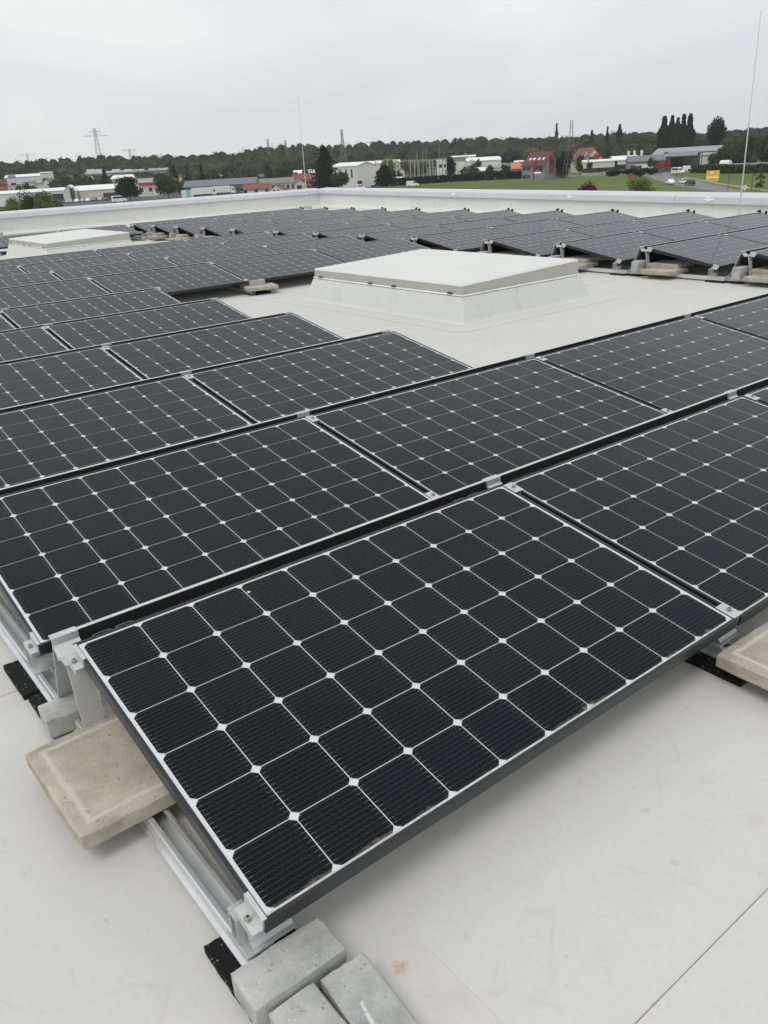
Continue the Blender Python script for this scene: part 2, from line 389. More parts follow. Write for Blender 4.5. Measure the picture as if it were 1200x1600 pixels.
# ------------------------------------------------------------------ solar panels
TILT = 0.1718; CT, ST = math.cos(TILT), math.sin(TILT)
PL, PW, CP = 1.622, 0.982, 0.1585
MX, MY = 0.0185, 0.0155
ZL = 0.165; S0 = 0.005; X0 = 0.014; COLP = 1.643; ROWP = 1.3253
ZHI = ZL + 0.987*ST
def cell_pts(x, y):
    h = CP/2-0.00135; ch = 0.0125; k = ch*.46
    return [(x-h+ch, y-h), (x+h-ch, y-h), (x+h-k, y-h+k), (x+h, y-h+ch), (x+h, y+h-ch), (x+h-k, y+h-k), (x+h-ch, y+h), (x-h+ch, y+h),
            (x-h+k, y+h-k), (x-h, y+h-ch), (x-h, y-h+ch), (x-h+k, y-h+k)]
def cell_mesh(centers, z, name):
    vs, fs, uvs = [], [], []
    for (x, y) in centers:
        k = len(vs); ps = cell_pts(x, y)
        vs += [(a, b_, z) for a, b_ in ps]; fs.append(tuple(range(k, k+len(ps))))
        uvs += [((a-x)/CP+.5, (b_-y)/CP+.5) for a, b_ in ps]
    me = bpy.data.meshes.new(name); me.from_pydata(vs, [], fs)
    ul = me.uv_layers.new(name='UVMap')
    for i, l_ in enumerate(me.loops): ul.data[i].uv = uvs[l_.vertex_index]
    me.materials.append(M['cell']); me.update(); return me
def panel_frame():
    f = MB(); lip, hgt, t = 0.009, 0.036, 0.002
    # outer ring: each bar is a channel with top lip, chamfered outer edge
    def bar(pa, pb, inward):      # from pa to pb, inward normal
        pa, pb, n_ = Vector(pa), Vector(pb), Vector(inward)
        d = (pb-pa).normalized()
        prof = [(0, -hgt), (0, -0.0008), (0.0008, 0), (lip, 0), (lip, -0.004), (0.0022, -0.006), (0.0022, -hgt+0.002), (0.022, -hgt+0.002), (0.022, -hgt)]
        k = len(prof); vs = []
        for (p, sgn) in ((pa, 1), (pb, -1)):
            for (q, z) in prof: vs.append(p + n_*q + d*(q*sgn) + Vector((0, 0, z)))
        f.add(vs, [(j, (j+1) % k, k+(j+1) % k, k+j) for j in range(k)])
    bar((0, 0, 0), (PL, 0, 0), (0, 1, 0)); bar((PL, 0, 0), (PL, PW, 0), (-1, 0, 0))
    bar((PL, PW, 0), (0, PW, 0), (0, -1, 0)); bar((0, PW, 0), (0, 0, 0), (1, 0, 0))
    return f
def make_panel(near):
    root = empty('solar_module')
    panel_frame().build('frame', M['frame'], root)
    b = MB(); b.box(0.0024, PL-0.0024, 0.0024, PW-0.0024, -0.0075, -0.0045); b.build('backsheet', M['backsheet'], root)
    cs = [(MX+(i+.5)*CP, MY+(j+.5)*CP) for j in range(6) for i in range(10)]
    if near:
        me = cell_mesh([(0, 0)], 0, 'cell')
        for (x, y) in cs:
            o = link('cell', me, None, root); o.location = (x, y, -0.0036)
    else:
        link('cell_grid', cell_mesh(cs, -0.0036, 'cell_grid'), None, root, 'stuff')
    g = MB(); g.face([(0.0085, 0.0085, -0.0018), (PL-0.0085, 0.0085, -0.0018), (PL-0.0085, PW-0.0085, -0.0018), (0.0085, PW-0.0085, -0.0018)])
    # glass origin sits at its low edge so that dirt can gather there
    go = g.build('glass', M['glass'], root)
    return root
def place(root, x, ylo, zoff=0.0):
    root.location = (x, ylo+S0*CT, ZL+S0*ST+zoff); root.rotation_euler = (TILT, 0, 0)
def corners(x, ylo):
    return [(x, ylo, ZL), (x+PL, ylo, ZL), (x, ylo+0.97, ZHI), (x+PL, ylo+0.97, ZHI)]
near_proto = make_panel(True); far_proto = make_panel(False)
near_used = far_used = False
PANELS = []      # (block, row, col, x, ylo)
def add_panel(near, x, ylo, label, group):
    global near_used, far_used
    if near:
        p = near_proto if not near_used else copy_tree(near_proto); near_used = True
    else:
        p = far_proto if not far_used else copy_tree(far_proto); far_used = True
    place(p, x, ylo); tag(p, label, 'solar panel', group)
    j = rnd.uniform
    p.rotation_euler = (TILT+j(-.0018, .0018), j(-.0012, .0012), j(-.0006, .0006))
    return p
# wind deflector behind each panel: black inner sheet, bright folded edge, sloping back sheet
def make_deflector():
    root = empty('wind_deflector')
    L0, L1 = 0.004, COLP-0.004
    b = MB(); yi, zt = 0.061, 0.0035
    b.prism([(yi, zt-0.004), (yi, -0.225), (yi+0.0015, -0.225), (yi+0.0015, zt-0.004)], L0, L1, 'x')
    b.prism([(-0.012, -0.062), (-0.012, -0.060), (yi, -0.060), (yi, -0.062)], L0+0.12, L1-0.12, 'x')
    b.build('inner_sheet', M['deflector'], root)
    b = MB(); b.prism([(yi-0.0005, zt-0.0022), (yi+0.010, zt-0.002), (yi+0.0195, zt-0.0075), (yi+0.0205, zt-0.0068), (yi+0.0115, zt-0.0004), (yi+0.0005, zt-0.0004)], L0, L1, 'x')
    b.build('folded_edge', M['lip'], root)
    b = MB(); b.prism([(yi+0.0195, zt-0.0065), (yi+0.14, -0.262), (yi+0.1385, -0.264), (yi+0.0175, zt-0.0085)], L0, L1, 'x')
    b.build('back_sheet', M['galv'], root)
    return root
defl_proto = make_deflector(); defl_used = False
def add_slots(root):
    # oblong slots near both ends of the flange below the glass
    for xc in (0.10, 0.165, COLP-0.20, COLP-0.13):
        s_ = MB(); n = 20; rx, ry, w = 0.024, 0.007, 0.0016
        vs = []
        for k in range(n):
            a = 2*math.pi*k/n; cx = math.copysign(rx-ry, math.cos(a)) if abs(math.cos(a)) > 1e-6 else 0
            for q in (ry, ry+w): vs.append((xc+cx+q*math.cos(a), 0.030+q*math.sin(a), -0.018))
        s_.add(vs, [(2*k, 2*k+1, 2*((k+1) % n)+1, 2*((k+1) % n)) for k in range(n)])
        s_.build('slot_edge', M['lip'], root)
def add_deflector(x, ylo, label, group):
    global defl_used
    p = defl_proto if not defl_used else copy_tree(defl_proto); defl_used = True
    p.location = (x-X0+0.003, ylo+0.987*CT, ZHI); tag(p, label, 'wind deflector', group)
    return p

ROWS = []       # each: dict(block, xs, ylo, names)
def ex(x, ylo): return seen(corners(x, ylo), 80)
# near field
for k in range(6):
    ylo = ROWP*k; xo = X0-0.0151*k
    ncol = 6 if k < 2 else 2
    cols = [c for c in range(ncol) if ex(xo+c*COLP, ylo)]
    ROWS.append(('A', k, xo, ylo, cols, ncol))
B_HI = [9.37, 10.69, 12.02, 13.32]
for k, yh in enumerate(B_HI):
    ylo = yh-0.972; xo = 8.03-0.045*k*0.9-5*COLP
    cols = [c for c in range(5) if ex(xo+c*COLP, ylo)]
    ROWS.append(('B', k, xo, ylo, cols, 5))
C_HI = [2.60, 3.90, 5.19, 6.48, 7.78, 9.37, 10.69, 12.02, 13.32, 14.95, 16.22, 17.47, 18.66, 19.82]
for k, yh in enumerate(C_HI):
    ylo = yh-0.972; xo = 8.41-0.030*(yh-5.2)
    cols = [c for c in range(3) if ex(xo+c*COLP, ylo)]
    ROWS.append(('C', k, xo, ylo, cols, 3))
ROWS.append(('D', 0, 7.72-3*COLP, 19.66-0.972, [0, 1, 2], 3))
first_c = min(k for (bk, k, xo, yl, cs, n) in ROWS if bk == 'C' and cs)
def panel_where(bk, k, c, n):
    if bk == 'A':
        if k < 2: return '%s from left in the %s row from the front' % (ordn(c), ordn(k))
        return ('at the right end of the %s row from the front' if c == 1 else 'at the left photo edge in the %s row from the front') % ordn(k)
    if bk == 'B': return '%s from right, %s row of the middle field' % (ordn(n-1-c), ordn(k))
    if bk == 'C': return '%s of three, back field, %s row from the right' % (('left', 'middle', 'right')[c], ordn(k-first_c))
    return ('left of the far skylight', 'mostly hidden by the far skylight', 'right behind the far skylight')[c]
GRP = {'A': 'solar panels of the near field', 'B': 'solar panels of the middle field', 'C': 'solar panels of the back field', 'D': 'solar panels behind the far skylight'}
for (bk, k, xo, ylo, cols, n) in ROWS:
    for c in cols:
        w_ = panel_where(bk, k, c, n); x = xo+c*COLP
        add_panel(bk == 'A', x, ylo, 'black-framed solar panel, '+w_, GRP[bk])
        d_ = add_deflector(x, ylo, 'dark deflector behind panel '+w_, 'wind deflectors')
        if bk == 'A' and k < 3: add_slots(d_)

dr = MB(); n_ = 12
dr.add([(0, 0, .0012)]+[(.0055*math.cos(6.283*k/n_)*(1+.2*math.sin(3*k)), .0045*math.sin(6.283*k/n_), 0) for k in range(n_)], [(0, k+1, (k+1) % n_+1) for k in range(n_)], True)
M['dropping'] = plain('bird_dropping', srgb(214, 206, 158), 0.7)
o = dr.build('dropping', M['dropping'], near_proto); o.location = (MX+3.05*CP, MY+5.72*CP, -0.0014)
# ------------------------------------------------------------------ rails, supports, clamps
def rail_mesh(y0, y1):
    r_ = MB()
    prof = [(-0.034, 0), (0.030, 0), (0.030, 0.034), (0.024, 0.037), (0.017, 0.037), (0.017, 0.033), (0.024, 0.031), (0.024, 0.005), (-0.018, 0.005), (-0.018, 0.031), (-0.011, 0.033), (-0.011, 0.037), (-0.020, 0.037), (-0.024, 0.034), (-0.024, 0.007), (-0.034, 0.003)]
    r_.prism(list(reversed(prof)), y0, y1, 'y'); return r_
def bolt(parent, p, s=1.0, nrm=(0, 0, 1)):
    v = MB(); p = Vector(p); nn = Vector(nrm).normalized()
    v.tube(p, p+nn*0.002*s, 0.0085*s, n=14); v.tube(p+nn*0.002*s, p+nn*0.008*s, 0.006*s, n=14)
    v.build('bolt', M['steel'], parent)
    v = MB(); v.tube(p+nn*0.0081*s, p+nn*0.0083*s, 0.0032*s, n=6); return v.build('bolt_socket', M['deflector'], parent)
# meshes shared by all rails; local origin = the panel's low (or high) edge corner at the rail's axis
def low_support_mesh():
    s = MB()
    # foot on the rail: z from rail top to the frame underside, a small seat with two flanges
    s.cbox(-0.03, 0.03, 0.040, 0.110, -0.110, -0.104, 0.001)
    s.prism([(0.072, -0.104), (0.078, -0.104), (0.078, -0.040), (0.108, -0.034), (0.108, -0.028), (0.072, -0.034)][::-1], -0.028, 0.028, 'x')
    s.prism([(0.100, -0.104), (0.106, -0.104), (0.106, -0.031), (0.100, -0.032)][::-1], -0.028, 0.028, 'x')
    # short bright cross profile before the frame, curving up towards the panel
    c_ = [(0.040, -0.104), (0.050, -0.100), (0.059, -0.092), (0.064, -0.081), (0.065, -0.070)]
    s.prism(c_ + [(y+0.004, z) for y, z in reversed(c_)], -0.012, 0.082, 'x')
    return s.mesh('low_support')
def end_clamp_mesh():      # Z-clamp hugging the panel's left side; x=0 is the panel's side face, clamp lies at x<0
    s = MB()
    s.prism([(0.006, 0.004), (-0.004, 0.004), (-0.004, -0.022), (-0.026, -0.022), (-0.026, -0.026), (0.0, -0.026), (0.0, 0.0008), (0.006, 0.0008)], -0.035, 0.035, 'y')
    s.prism([(-0.022, -0.026), (-0.026, -0.026), (-0.026, -0.040), (-0.022, -0.040)], -0.035, 0.035, 'y')
    return s.mesh('end_clamp')
def mid_clamp_mesh():
    s = MB(); s.cbox(-0.021, 0.021, -0.032, 0.032, 0.001, 0.0045, 0.0008)
    s.box(-0.0085, -0.0065, -0.032, 0.032, -0.030, 0.001); s.box(0.0065, 0.0085, -0.032, 0.032, -0.030, 0.001)
    return s.mesh('mid_clamp')
def post_mesh():           # tall bracket; origin at the panel's high top edge, rail top at z=-0.278
    s = MB(); zb = 0.055-ZHI
    # front leg, gently bowed
    legf = [(-0.052, zb), (-0.047, zb+0.06), (-0.030, -0.10), (-0.016, -0.045)]
    pf = legf + [(y+0.007, z) for y, z in reversed(legf)]
    s.prism(list(reversed(pf)), -0.030, 0.030, 'x')
    legb = [(0.195, zb), (0.150, zb+0.10), (0.090, -0.03), (0.080, 0.0)]
    pb = legb + [(y-0.007, z) for y, z in reversed(legb)]
    s.prism(pb, -0.030, 0.030, 'x')
    # seat under the frame, waist and cap up to the folded edge
    s.prism([(-0.030, -0.045), (0.020, -0.045), (0.020, -0.039), (-0.030, -0.039)], -0.034, 0.034, 'x')
    s.prism([(0.014, -0.045), (0.030, -0.052), (0.060, -0.022), (0.060, -0.001), (0.082, -0.001), (0.082, 0.003), (0.054, 0.003), (0.054, -0.019), (0.022, -0.040), (0.014, -0.039)], -0.036, 0.036, 'x')
    s.box(-0.030, 0.030, -0.062, -0.022, zb, zb+0.005); s.box(-0.030, 0.030, 0.188, 0.225, zb, zb+0.005)
    return s.mesh('post')
ME = dict(low=low_support_mesh(), end=end_clamp_mesh(), mid=mid_clamp_mesh(), post=post_mesh())
def make_rail(xr, rows, kind, y0, y1, label, group, bolts):
    """rows: list of (ylo, xedge of the panel side); kind: 'left','mid','right'"""
    root = empty('mounting_rail', (xr, y0, 0.018)); tag(root, label, 'rail', group)
    rail_mesh(0, y1-y0).build('rail_channel', M['alu'], root)
    def put(nm, key, x, y, z, rx=0.0, flip=False):
        o = link(nm, ME[key], M['cast'], root); o.location = (x-xr, y-y0, z-0.018); o.rotation_euler = (rx, 0, math.pi if flip else 0); return o
    for (ylo, xe) in rows:
        put('low_support', 'low', xr, ylo, ZL)
        put('support_post', 'post', xr, ylo+0.987*CT, ZHI)
        for s_ in (0.038, 0.935):
            y, z = ylo+S0*CT+s_*CT, ZL+S0*ST+s_*ST
            key = 'mid' if kind == 'mid' else 'end'
            o = put('clamp', key, xe, y, z, TILT if kind != 'right' else -TILT, kind == 'right')
            if bolts:
                if kind == 'mid': bolt(o, (0, 0, 0.0045))
                else: bolt(o, (-0.016, 0, -0.022))
        if kind == 'right' and 'back field' in label:
            e_ = MB(); e_.prism([(-0.050, -0.10), (0.150, -0.20), (0.165, -0.20), (0.100, 0.050), (0.055, 0.060), (0.045, 0.015), (-0.020, 0.012), (-0.035, 0.040), (-0.060, 0.035)], 0.045, 0.075, 'x')
            o = e_.build('end_bracket', M['deflector'], root); o.location = (0, ylo+0.987*CT-y0, ZHI-0.038)
    return root
def spanrows(bk): return [r_ for r_ in ROWS if r_[0] == bk and r_[4]]
# near field: left end rail (rows 1-2 counted from the front), rails under the joints
A = spanrows('A')
make_rail(0.012, [(r_[3], r_[2]) for r_ in A[:1]], 'left', 0.040, 1.048, 'aluminium mounting rail under the left end of the nearest panel', 'mounting rails of the near field', True)
make_rail(0.004, [(r_[3], r_[2]) for r_ in A[1:3]], 'left', 1.160, 4.15, 'aluminium mounting rail at the left edge under the second row', 'mounting rails of the near field', True)
for c in range(1, 6):
    rows = [(r_[3], r_[2]+c*COLP-0.0105) for r_ in A if (c in r_[4] or c-1 in r_[4])]
    if not rows: continue
    rows_m = [q for q, r_ in zip(rows, [r_ for r_ in A if (c in r_[4] or c-1 in r_[4])]) if c < r_[5]]
    rows_e = [(r_[3], r_[2]+(c-1)*COLP+PL) for r_ in A if c == r_[5] and c-1 in r_[4]]
    if rows_m:
        make_rail(X0+c*COLP-0.0105, rows_m, 'mid', -0.16 if c == 1 else 0.02, rows_m[-1][0]+1.25, 'aluminium rail with clamps under the %s joint between front panels' % ordn(c-1), 'mounting rails of the near field', True)
    if rows_e:
        make_rail(rows_e[0][1]-0.03, rows_e, 'right', rows_e[0][0]+0.02, rows_e[-1][0]+1.2, 'aluminium rail at the right end of the third to sixth rows', 'mounting rails of the near field', False)
Bq = spanrows('B')
for c in range(1, 6):
    rows = [(r_[3], r_[2]+c*COLP-0.0105) for r_ in Bq if c-1 in r_[4] or c in r_[4]]
    if not rows: continue
    k_ = 'mid' if c < 5 else 'right'
    if c == 5: rows = [(y, x-0.012) for y, x in rows]
    make_rail(rows[0][1]-(0.03 if c == 5 else 0), rows, k_, rows[0][0]-0.10, rows[-1][0]+1.22, 'aluminium rail with clamps under the %s joint of the middle field from the right' % ordn(5-c), 'mounting rails of the middle field', False)
Cq = spanrows('C')
def groups(seq, key):
    out = []
    for s_ in seq:
        if out and key(out[-1][-1], s_): out[-1].append(s_)
        else: out.append([s_])
    return out
for gi, grp in enumerate(groups(Cq, lambda a, b_: b_[3]-a[3] < 1.45)):
    for c in range(4):
        rows = [(r_[3], r_[2]+c*COLP-(0.0105 if c in (1, 2) else (0.0 if c == 0 else COLP-PL))) for r_ in grp]
        kind = 'left' if c == 0 else ('right' if c == 3 else 'mid')
        # rails run square to the rows; rows are offset a little, so use short rails per row pair
        for hi_, pair in enumerate(rows):
            xr = pair[1]+(0.0 if kind == 'mid' else (-0.012 if kind == 'left' else 0.02))
            make_rail(xr, [pair], kind, pair[0]-0.10, pair[0]+1.215, 'aluminium rail %s, back field, %s row from the right' % (('at the left end', 'under the first joint', 'under the second joint', 'at the parapet end')[c], ordn(grp[hi_][1]-first_c)), 'mounting rails of the back field', False)
Dq = spanrows('D')[0]
for c in (1, 2, 3):
    x = Dq[2]+c*COLP-0.0105
    make_rail(x, [(Dq[3], x)], 'mid' if c < 3 else 'right', Dq[3]-0.1, Dq[3]+1.2, 'aluminium rail behind the far skylight, %s from the left' % ordn(c-1), 'mounting rails behind the far skylight', False)

# ------------------------------------------------------------------ rubber mats, slabs, pavers
def mat_pad(x0, x1, y0, y1, label, z=0.0):
    cx, cy = (x0+x1)/2, (y0+y1)/2
    b = MB(); n = 14; r_ = random.Random(int(cx*1000+cy*77)); w, h = (x1-x0)/2, (y1-y0)/2
    pts = []
    for (ax, ay, bx, by) in ((-w, -h, w, -h), (w, -h, w, h), (w, h, -w, h), (-w, h, -w, -h)):
        for k in range(n): 
            t_ = k/n; j = r_.uniform(-.0012, .0012)
            pts.append((ax+(bx-ax)*t_+j, ay+(by-ay)*t_+j))
    b.prism(pts, 0, 0.0175, 'z')
    o = b.build('rubber_mat', M['rubber']); o.location = (cx, cy, z+0.0004); tag(o, label, 'mat', 'rubber mats under the rails'); return o
mat_pad(-0.060, 0.105, -0.045, 0.158, 'black rubber mat under the front rail end, beside the pavers')
mat_pad(-0.078, 0.085, 1.335, 1.560, 'black rubber mat under the rail where the second row begins')
mat_pad(-0.070, 0.085, 1.085, 1.318, 'black rubber mat under the upright grey paver by the tall bracket')
mat_pad(-0.09, 0.07, 2.42, 2.64, 'black rubber mat under the rail at the high end of the second row')
mat_pad(1.555, 1.72, -0.07, 0.16, 'black rubber mat under the rail between the two front panels')
mat_pad(1.55, 1.72, 1.30, 1.55, 'black rubber mat under the second row between its first two panels')
for (bk, k, xo, ylo, cols, n) in ROWS:
    if bk != 'C' or 0 not in cols: continue
    w_ = '%s row from the right' % ordn(k-first_c)
    if k < 9:
        mat_pad(xo-0.10, xo+0.08, ylo-0.13, ylo+0.10, 'black rubber mat under the low bracket, back field, '+w_)
        mat_pad(xo-0.10, xo+0.08, ylo+0.94, ylo+1.20, 'black rubber mat under the tall bracket, back field, '+w_)
def slab_mesh(s=0.40, h=0.046):
    b = MB(); a = s/2; ed = 0.034; c = 0.007; n = 10; r_ = random.Random(5)
    rings = [(a-0.003, 0), (a, 0.004), (a, h-0.006), (a-c, h-0.001), (a-ed, h+0.0012), (a-ed-0.010, h+0.0012)]
    vs, per = [], 4*n
    for q, (rr, z) in enumerate(rings):
        for (sx, sy, dx, dy) in ((-1, -1, 1, 0), (1, -1, 0, 1), (1, 1, -1, 0), (-1, 1, 0, -1)):
            for k in range(n):
                t_ = 2*k/n; j = r_.uniform(-.0016, .0016) if q in (1, 2, 3) else r_.uniform(-.0006, .0006)
                ca = 0.985 if k == 0 and q < 4 else 1.0
                vs.append((rr*(sx+dx*t_)*ca+j, rr*(sy+dy*t_)*ca+j, z+j*0.4))
    fs = []
    for q in range(len(rings)-1):
        for k in range(per): fs.append((q*per+k, q*per+(k+1) % per, (q+1)*per+(k+1) % per, (q+1)*per+k))
    fs.append(tuple(range((len(rings)-1)*per, len(rings)*per))); fs.append(tuple(reversed(range(per))))
    b.add(vs, fs); return b.mesh('concrete_slab')
SLAB = slab_mesh()
def slab(x, y, z, rz, label, group='concrete ballast slabs'):
    o = link('concrete_slab', SLAB, M['slab']); o.location = (x, y, z); o.rotation_euler.z = R(rz); return tag(o, label, 'slab', group)
slab(0.028, 0.735, 0.0565, 1.2, 'weathered beige concrete slab half under the nearest panel, on the rail')
slab(1.715, -0.205, 0.0565, -0.8, 'beige concrete slab cut by the right photo edge, before the front row')
def brick_mesh(seed, dims=(0.20, 0.098, 0.06)):
    b = MB(); lx, ly, lz = dims; r_ = random.Random(seed); n = 7; ed = 0.004
    rings = [(0.0, 0.0), (0.0, lz-ed), (ed, lz)]; vs = []
    for q, (i, z) in enumerate(rings):
        w, h = lx/2-i, ly/2-i
        for (ax, ay, bx, by, m_) in ((-w, -h, w, -h, n), (w, -h, w, h, n), (w, h, -w, h, n), (-w, h, -w, -h, n)):
            for k in range(m_):
                t_ = k/m_; j = r_.uniform(-.0013, .0013) if q else 0; ca = 0.988 if k == 0 else 1
                vs.append(((ax+(bx-ax)*t_)*ca+j, (ay+(by-ay)*t_)*ca+j, z+j*0.5))
    per = 4*n; fs = []
    for q in range(2):
        for k in range(per): fs.append((q*per+k, q*per+(k+1) % per, (q+1)*per+(k+1) % per, (q+1)*per+k))
    fs.append(tuple(range(2*per, 3*per))); fs.append(tuple(reversed(range(per)))); b.add(vs, fs); return b.mesh('paver')
BR = [brick_mesh(s) for s in (1, 2, 3)]
def brick(x, y, z, rz, label, v=0, group='grey concrete pavers', rx=0.0):
    o = link('paver', BR[v % 3], M['brick']); o.location = (x, y, z); o.rotation_euler = (R(rx), 0, R(rz)); return tag(o, label, 'paver', group)
brick(0.036, -0.026, 0.0182, -0.6, 'grey concrete paver laid across the front rail end, on the rubber mat', 0)
brick(0.006, -0.180, 0.0004, 90.5, 'left of the two grey pavers cut by the bottom photo edge', 1)
brick(0.1095, -0.188, 0.0004, 86.5, 'right of the two grey pavers cut by the bottom photo edge', 2)
o = brick(0.020, 1.104, 0.0182, -3.0, 'small grey paver on the rubber mat by the tall bracket', 1)
# upright paver between bracket and panel
up = link('paver', brick_mesh(9, (0.235, 0.235, 0.055)), M['brick']); up.location = (0.155, 0.985, 0.175); up.rotation_euler = (R(90), 0, R(2))
tag(up, 'grey paver standing upright under the high edge of the nearest panel', 'paver', 'grey concrete pavers')
# shiny rod end at the bottom edge
b = MB(); pts = [(0.0, 0.0, 0.0255), (0.004, -0.006, 0.09), (0.004, -0.012, 0.11), (-0.001, -0.024, 0.122), (-0.006, -0.045, 0.124), (-0.016, -0.11, 0.118)]
for p, q in zip(pts, pts[1:]): b.tube(p, q, 0.0048, n=12)
o = b.build('steel_wire', M['alu']); o.location = (0.060, -0.215, 0.0); o.location.z = 0.036; tag(o, 'bent bright wire end over the pavers at the bottom photo edge', 'wire')
# back field: slabs and pavers at the left end of every row
for (bk, k, xo, ylo, cols, n) in ROWS:
    if bk != 'C' or 0 not in cols: continue
    w_ = '%s row from the right' % ordn(k-first_c); yh = ylo+0.972
    if k <= 8:
        slab(xo-0.03, yh-0.28, 0.0565, rnd.uniform(-2, 2), 'lower ballast slab under the panel end, back field, '+w_, 'ballast slabs of the back field')
        slab(xo+0.20, yh-0.22, 0.1035, rnd.uniform(-4, 4), 'upper ballast slab under the panel end, back field, '+w_, 'ballast slabs of the back field')
    brick(xo-0.065, yh+0.043, 0.0605, 0.5, 'lower paver inside the tall bracket, back field, '+w_, k, 'pavers of the back field')
    brick(xo-0.060, yh+0.040, 0.1210, -1.5, 'upper paver inside the tall bracket, back field, '+w_, k+1, 'pavers of the back field')
    if k in (3, 4, 5, 6): brick(xo-0.235, yh+0.02, 0.0004, 88, 'paver beside the tall bracket, back field, '+w_, k+1, 'pavers of the back field')
    if k >= 8:
        slab(xo-0.06, yh-0.42, 0.0565, rnd.uniform(-5, 5), 'ballast slab by the panel end, back field, '+w_, 'ballast slabs of the back field')
        brick(xo-0.08, yh-0.34, 0.1035, 8, 'paver lying on the slab, back field, '+w_, k+1, 'pavers of the back field')
        brick(xo-0.07, yh-0.46, 0.1035, 4, 'second paver lying on the slab, back field, '+w_, k, 'pavers of the back field')
xq = 8.41-0.030*(8.4-5.2)
brick(xq-0.05, 8.34, 0.0004, 20, 'lower left paver of the small heap behind the near skylight', 0, 'paver heap behind the near skylight')
brick(xq+0.16, 8.26, 0.0004, 12, 'lower right paver of the small heap behind the near skylight', 1, 'paver heap behind the near skylight')
brick(xq+0.02, 8.36, 0.061, 14, 'top paver of the small heap behind the near skylight', 2, 'paver heap behind the near skylight')
# slab with paver before the middle field
for px_, lbl in ((4.87, 'beige slab lying before the middle field, left of the near skylight'),):
    mat_pad(px_-0.1, px_+0.1, 8.26, 8.50, 'black rubber mat under the lone slab left of the near skylight')
    slab(px_, 8.38, 0.0565, -14, lbl)
    brick(px_-0.02, 8.40, 0.1035, -8, 'grey paver on the lone slab left of the near skylight', 1)

# ------------------------------------------------------------------ skylights
def skylight(dx, dy, label, apron_label):
    root = empty('skylight', (5.0+dx, 4.78+dy, 0)); tag(root, label, 'skylight', 'roof skylights')
    lx, ly = 1.66, 2.50
    b = MB(); bo = 0.17; n = 12
    # curb with sloping membrane walls and a soft fillet at the foot
    prof = [(-0.160, 0.004), (-0.142, 0.010), (-0.128, 0.030), (-0.045, 0.235), (0.0, 0.245)]
    def ring(off, z):
        pts = []
        r_ = max(0.012, -off*0.22)
        return [(p[0], p[1], z) for p in rounded(off+0.03, lx-off-0.03, off+0.03, ly-off-0.03, r_, 4)]
    rs = [ring(o_, z) for o_, z in prof]; per = len(rs[0]); vs = [p for r_ in rs for p in r_]
    fs = [(q*per+k, q*per+(k+1) % per, (q+1)*per+(k+1) % per, (q+1)*per+k) for q in range(len(rs)-1) for k in range(per)]
    b.add(vs, fs, False); cb = b.build('curb', M['curbmem'], root)
    for (sx, sy) in ((0, 0), (1, 0), (0, 1)):
        q_ = MB(); P_ = lambda o_, z: Vector((lx-o_-.03 if sx else o_+.03, ly-o_-.03 if sy else o_+.03, z))
        dx_, dy_ = (-1 if sx else 1), (-1 if sy else 1)
        q_.tube(P_(-0.118, .03)+Vector((.012*dx_, .012*dy_, .0)), P_(-0.047, .232)+Vector((.004*dx_, .004*dy_, 0)), .006, n=6); q_.build('welded_corner', M['curbmem'], cb)
    b = MB(); b.cbox(-0.012, lx+0.012, -0.012, ly+0.012, 0.243, 0.258, 0.004); b.build('rim', M['rimwhite'], root)
    # lid: sides taller towards +x
    zl, zh, z0, c = 0.352, 0.405, 0.266, 0.016
    b = MB(); zt = lambda x: zl+(zh-zl)*x/lx
    vs = [(0, 0, z0), (lx, 0, z0), (lx, ly, z0), (0, ly, z0)] + [(x, y, zt(x)-c) for x, y in ((0, 0), (lx, 0), (lx, ly), (0, ly))]
    b.add(vs, [(3, 2, 1, 0), (0, 1, 5, 4), (1, 2, 6, 5), (2, 3, 7, 6), (3, 0, 4, 7)])
    b.box(-0.004, lx+0.004, -0.004, ly+0.004, z0-0.006, z0+0.004)
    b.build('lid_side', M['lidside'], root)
    b = MB(); vs = [(x, y, zt(x)-c) for x, y in ((-0.002, -0.002), (lx+0.002, -0.002), (lx+0.002, ly+0.002), (-0.002, ly+0.002))] + [(x, y, zt(x)) for x, y in ((c, c), (lx-c, c), (lx-c, ly-c), (c, ly-c))]
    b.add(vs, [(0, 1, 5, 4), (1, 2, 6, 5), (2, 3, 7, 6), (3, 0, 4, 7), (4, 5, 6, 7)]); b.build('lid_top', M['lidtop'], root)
    for y in (0.16, 1.02, 1.42, 2.36):
        b = MB(); b.cbox(-0.022, 0.0, y-0.035, y+0.035, 0.258, 0.270, 0.003); b.tube((-0.012, y-0.02, 0.266), (-0.012, y+0.02, 0.272), 0.006, n=8); b.build('lid_fixing', M['darkclip'], root)
    # membrane apron on the roof around the curb
    b = MB(); b.prism(rounded(-0.36, lx+0.36, -0.36, ly+0.36, 0.12, 4), 0.0006, 0.0028, 'z'); b.build('apron', M['apron'], root)
    return root
skylight(0, 0, 'large white skylight with flat lid on open roof in the middle of the photo', '')
skylight(-0.40, 11.05, 'far white skylight at the left, before the left parapet', '')

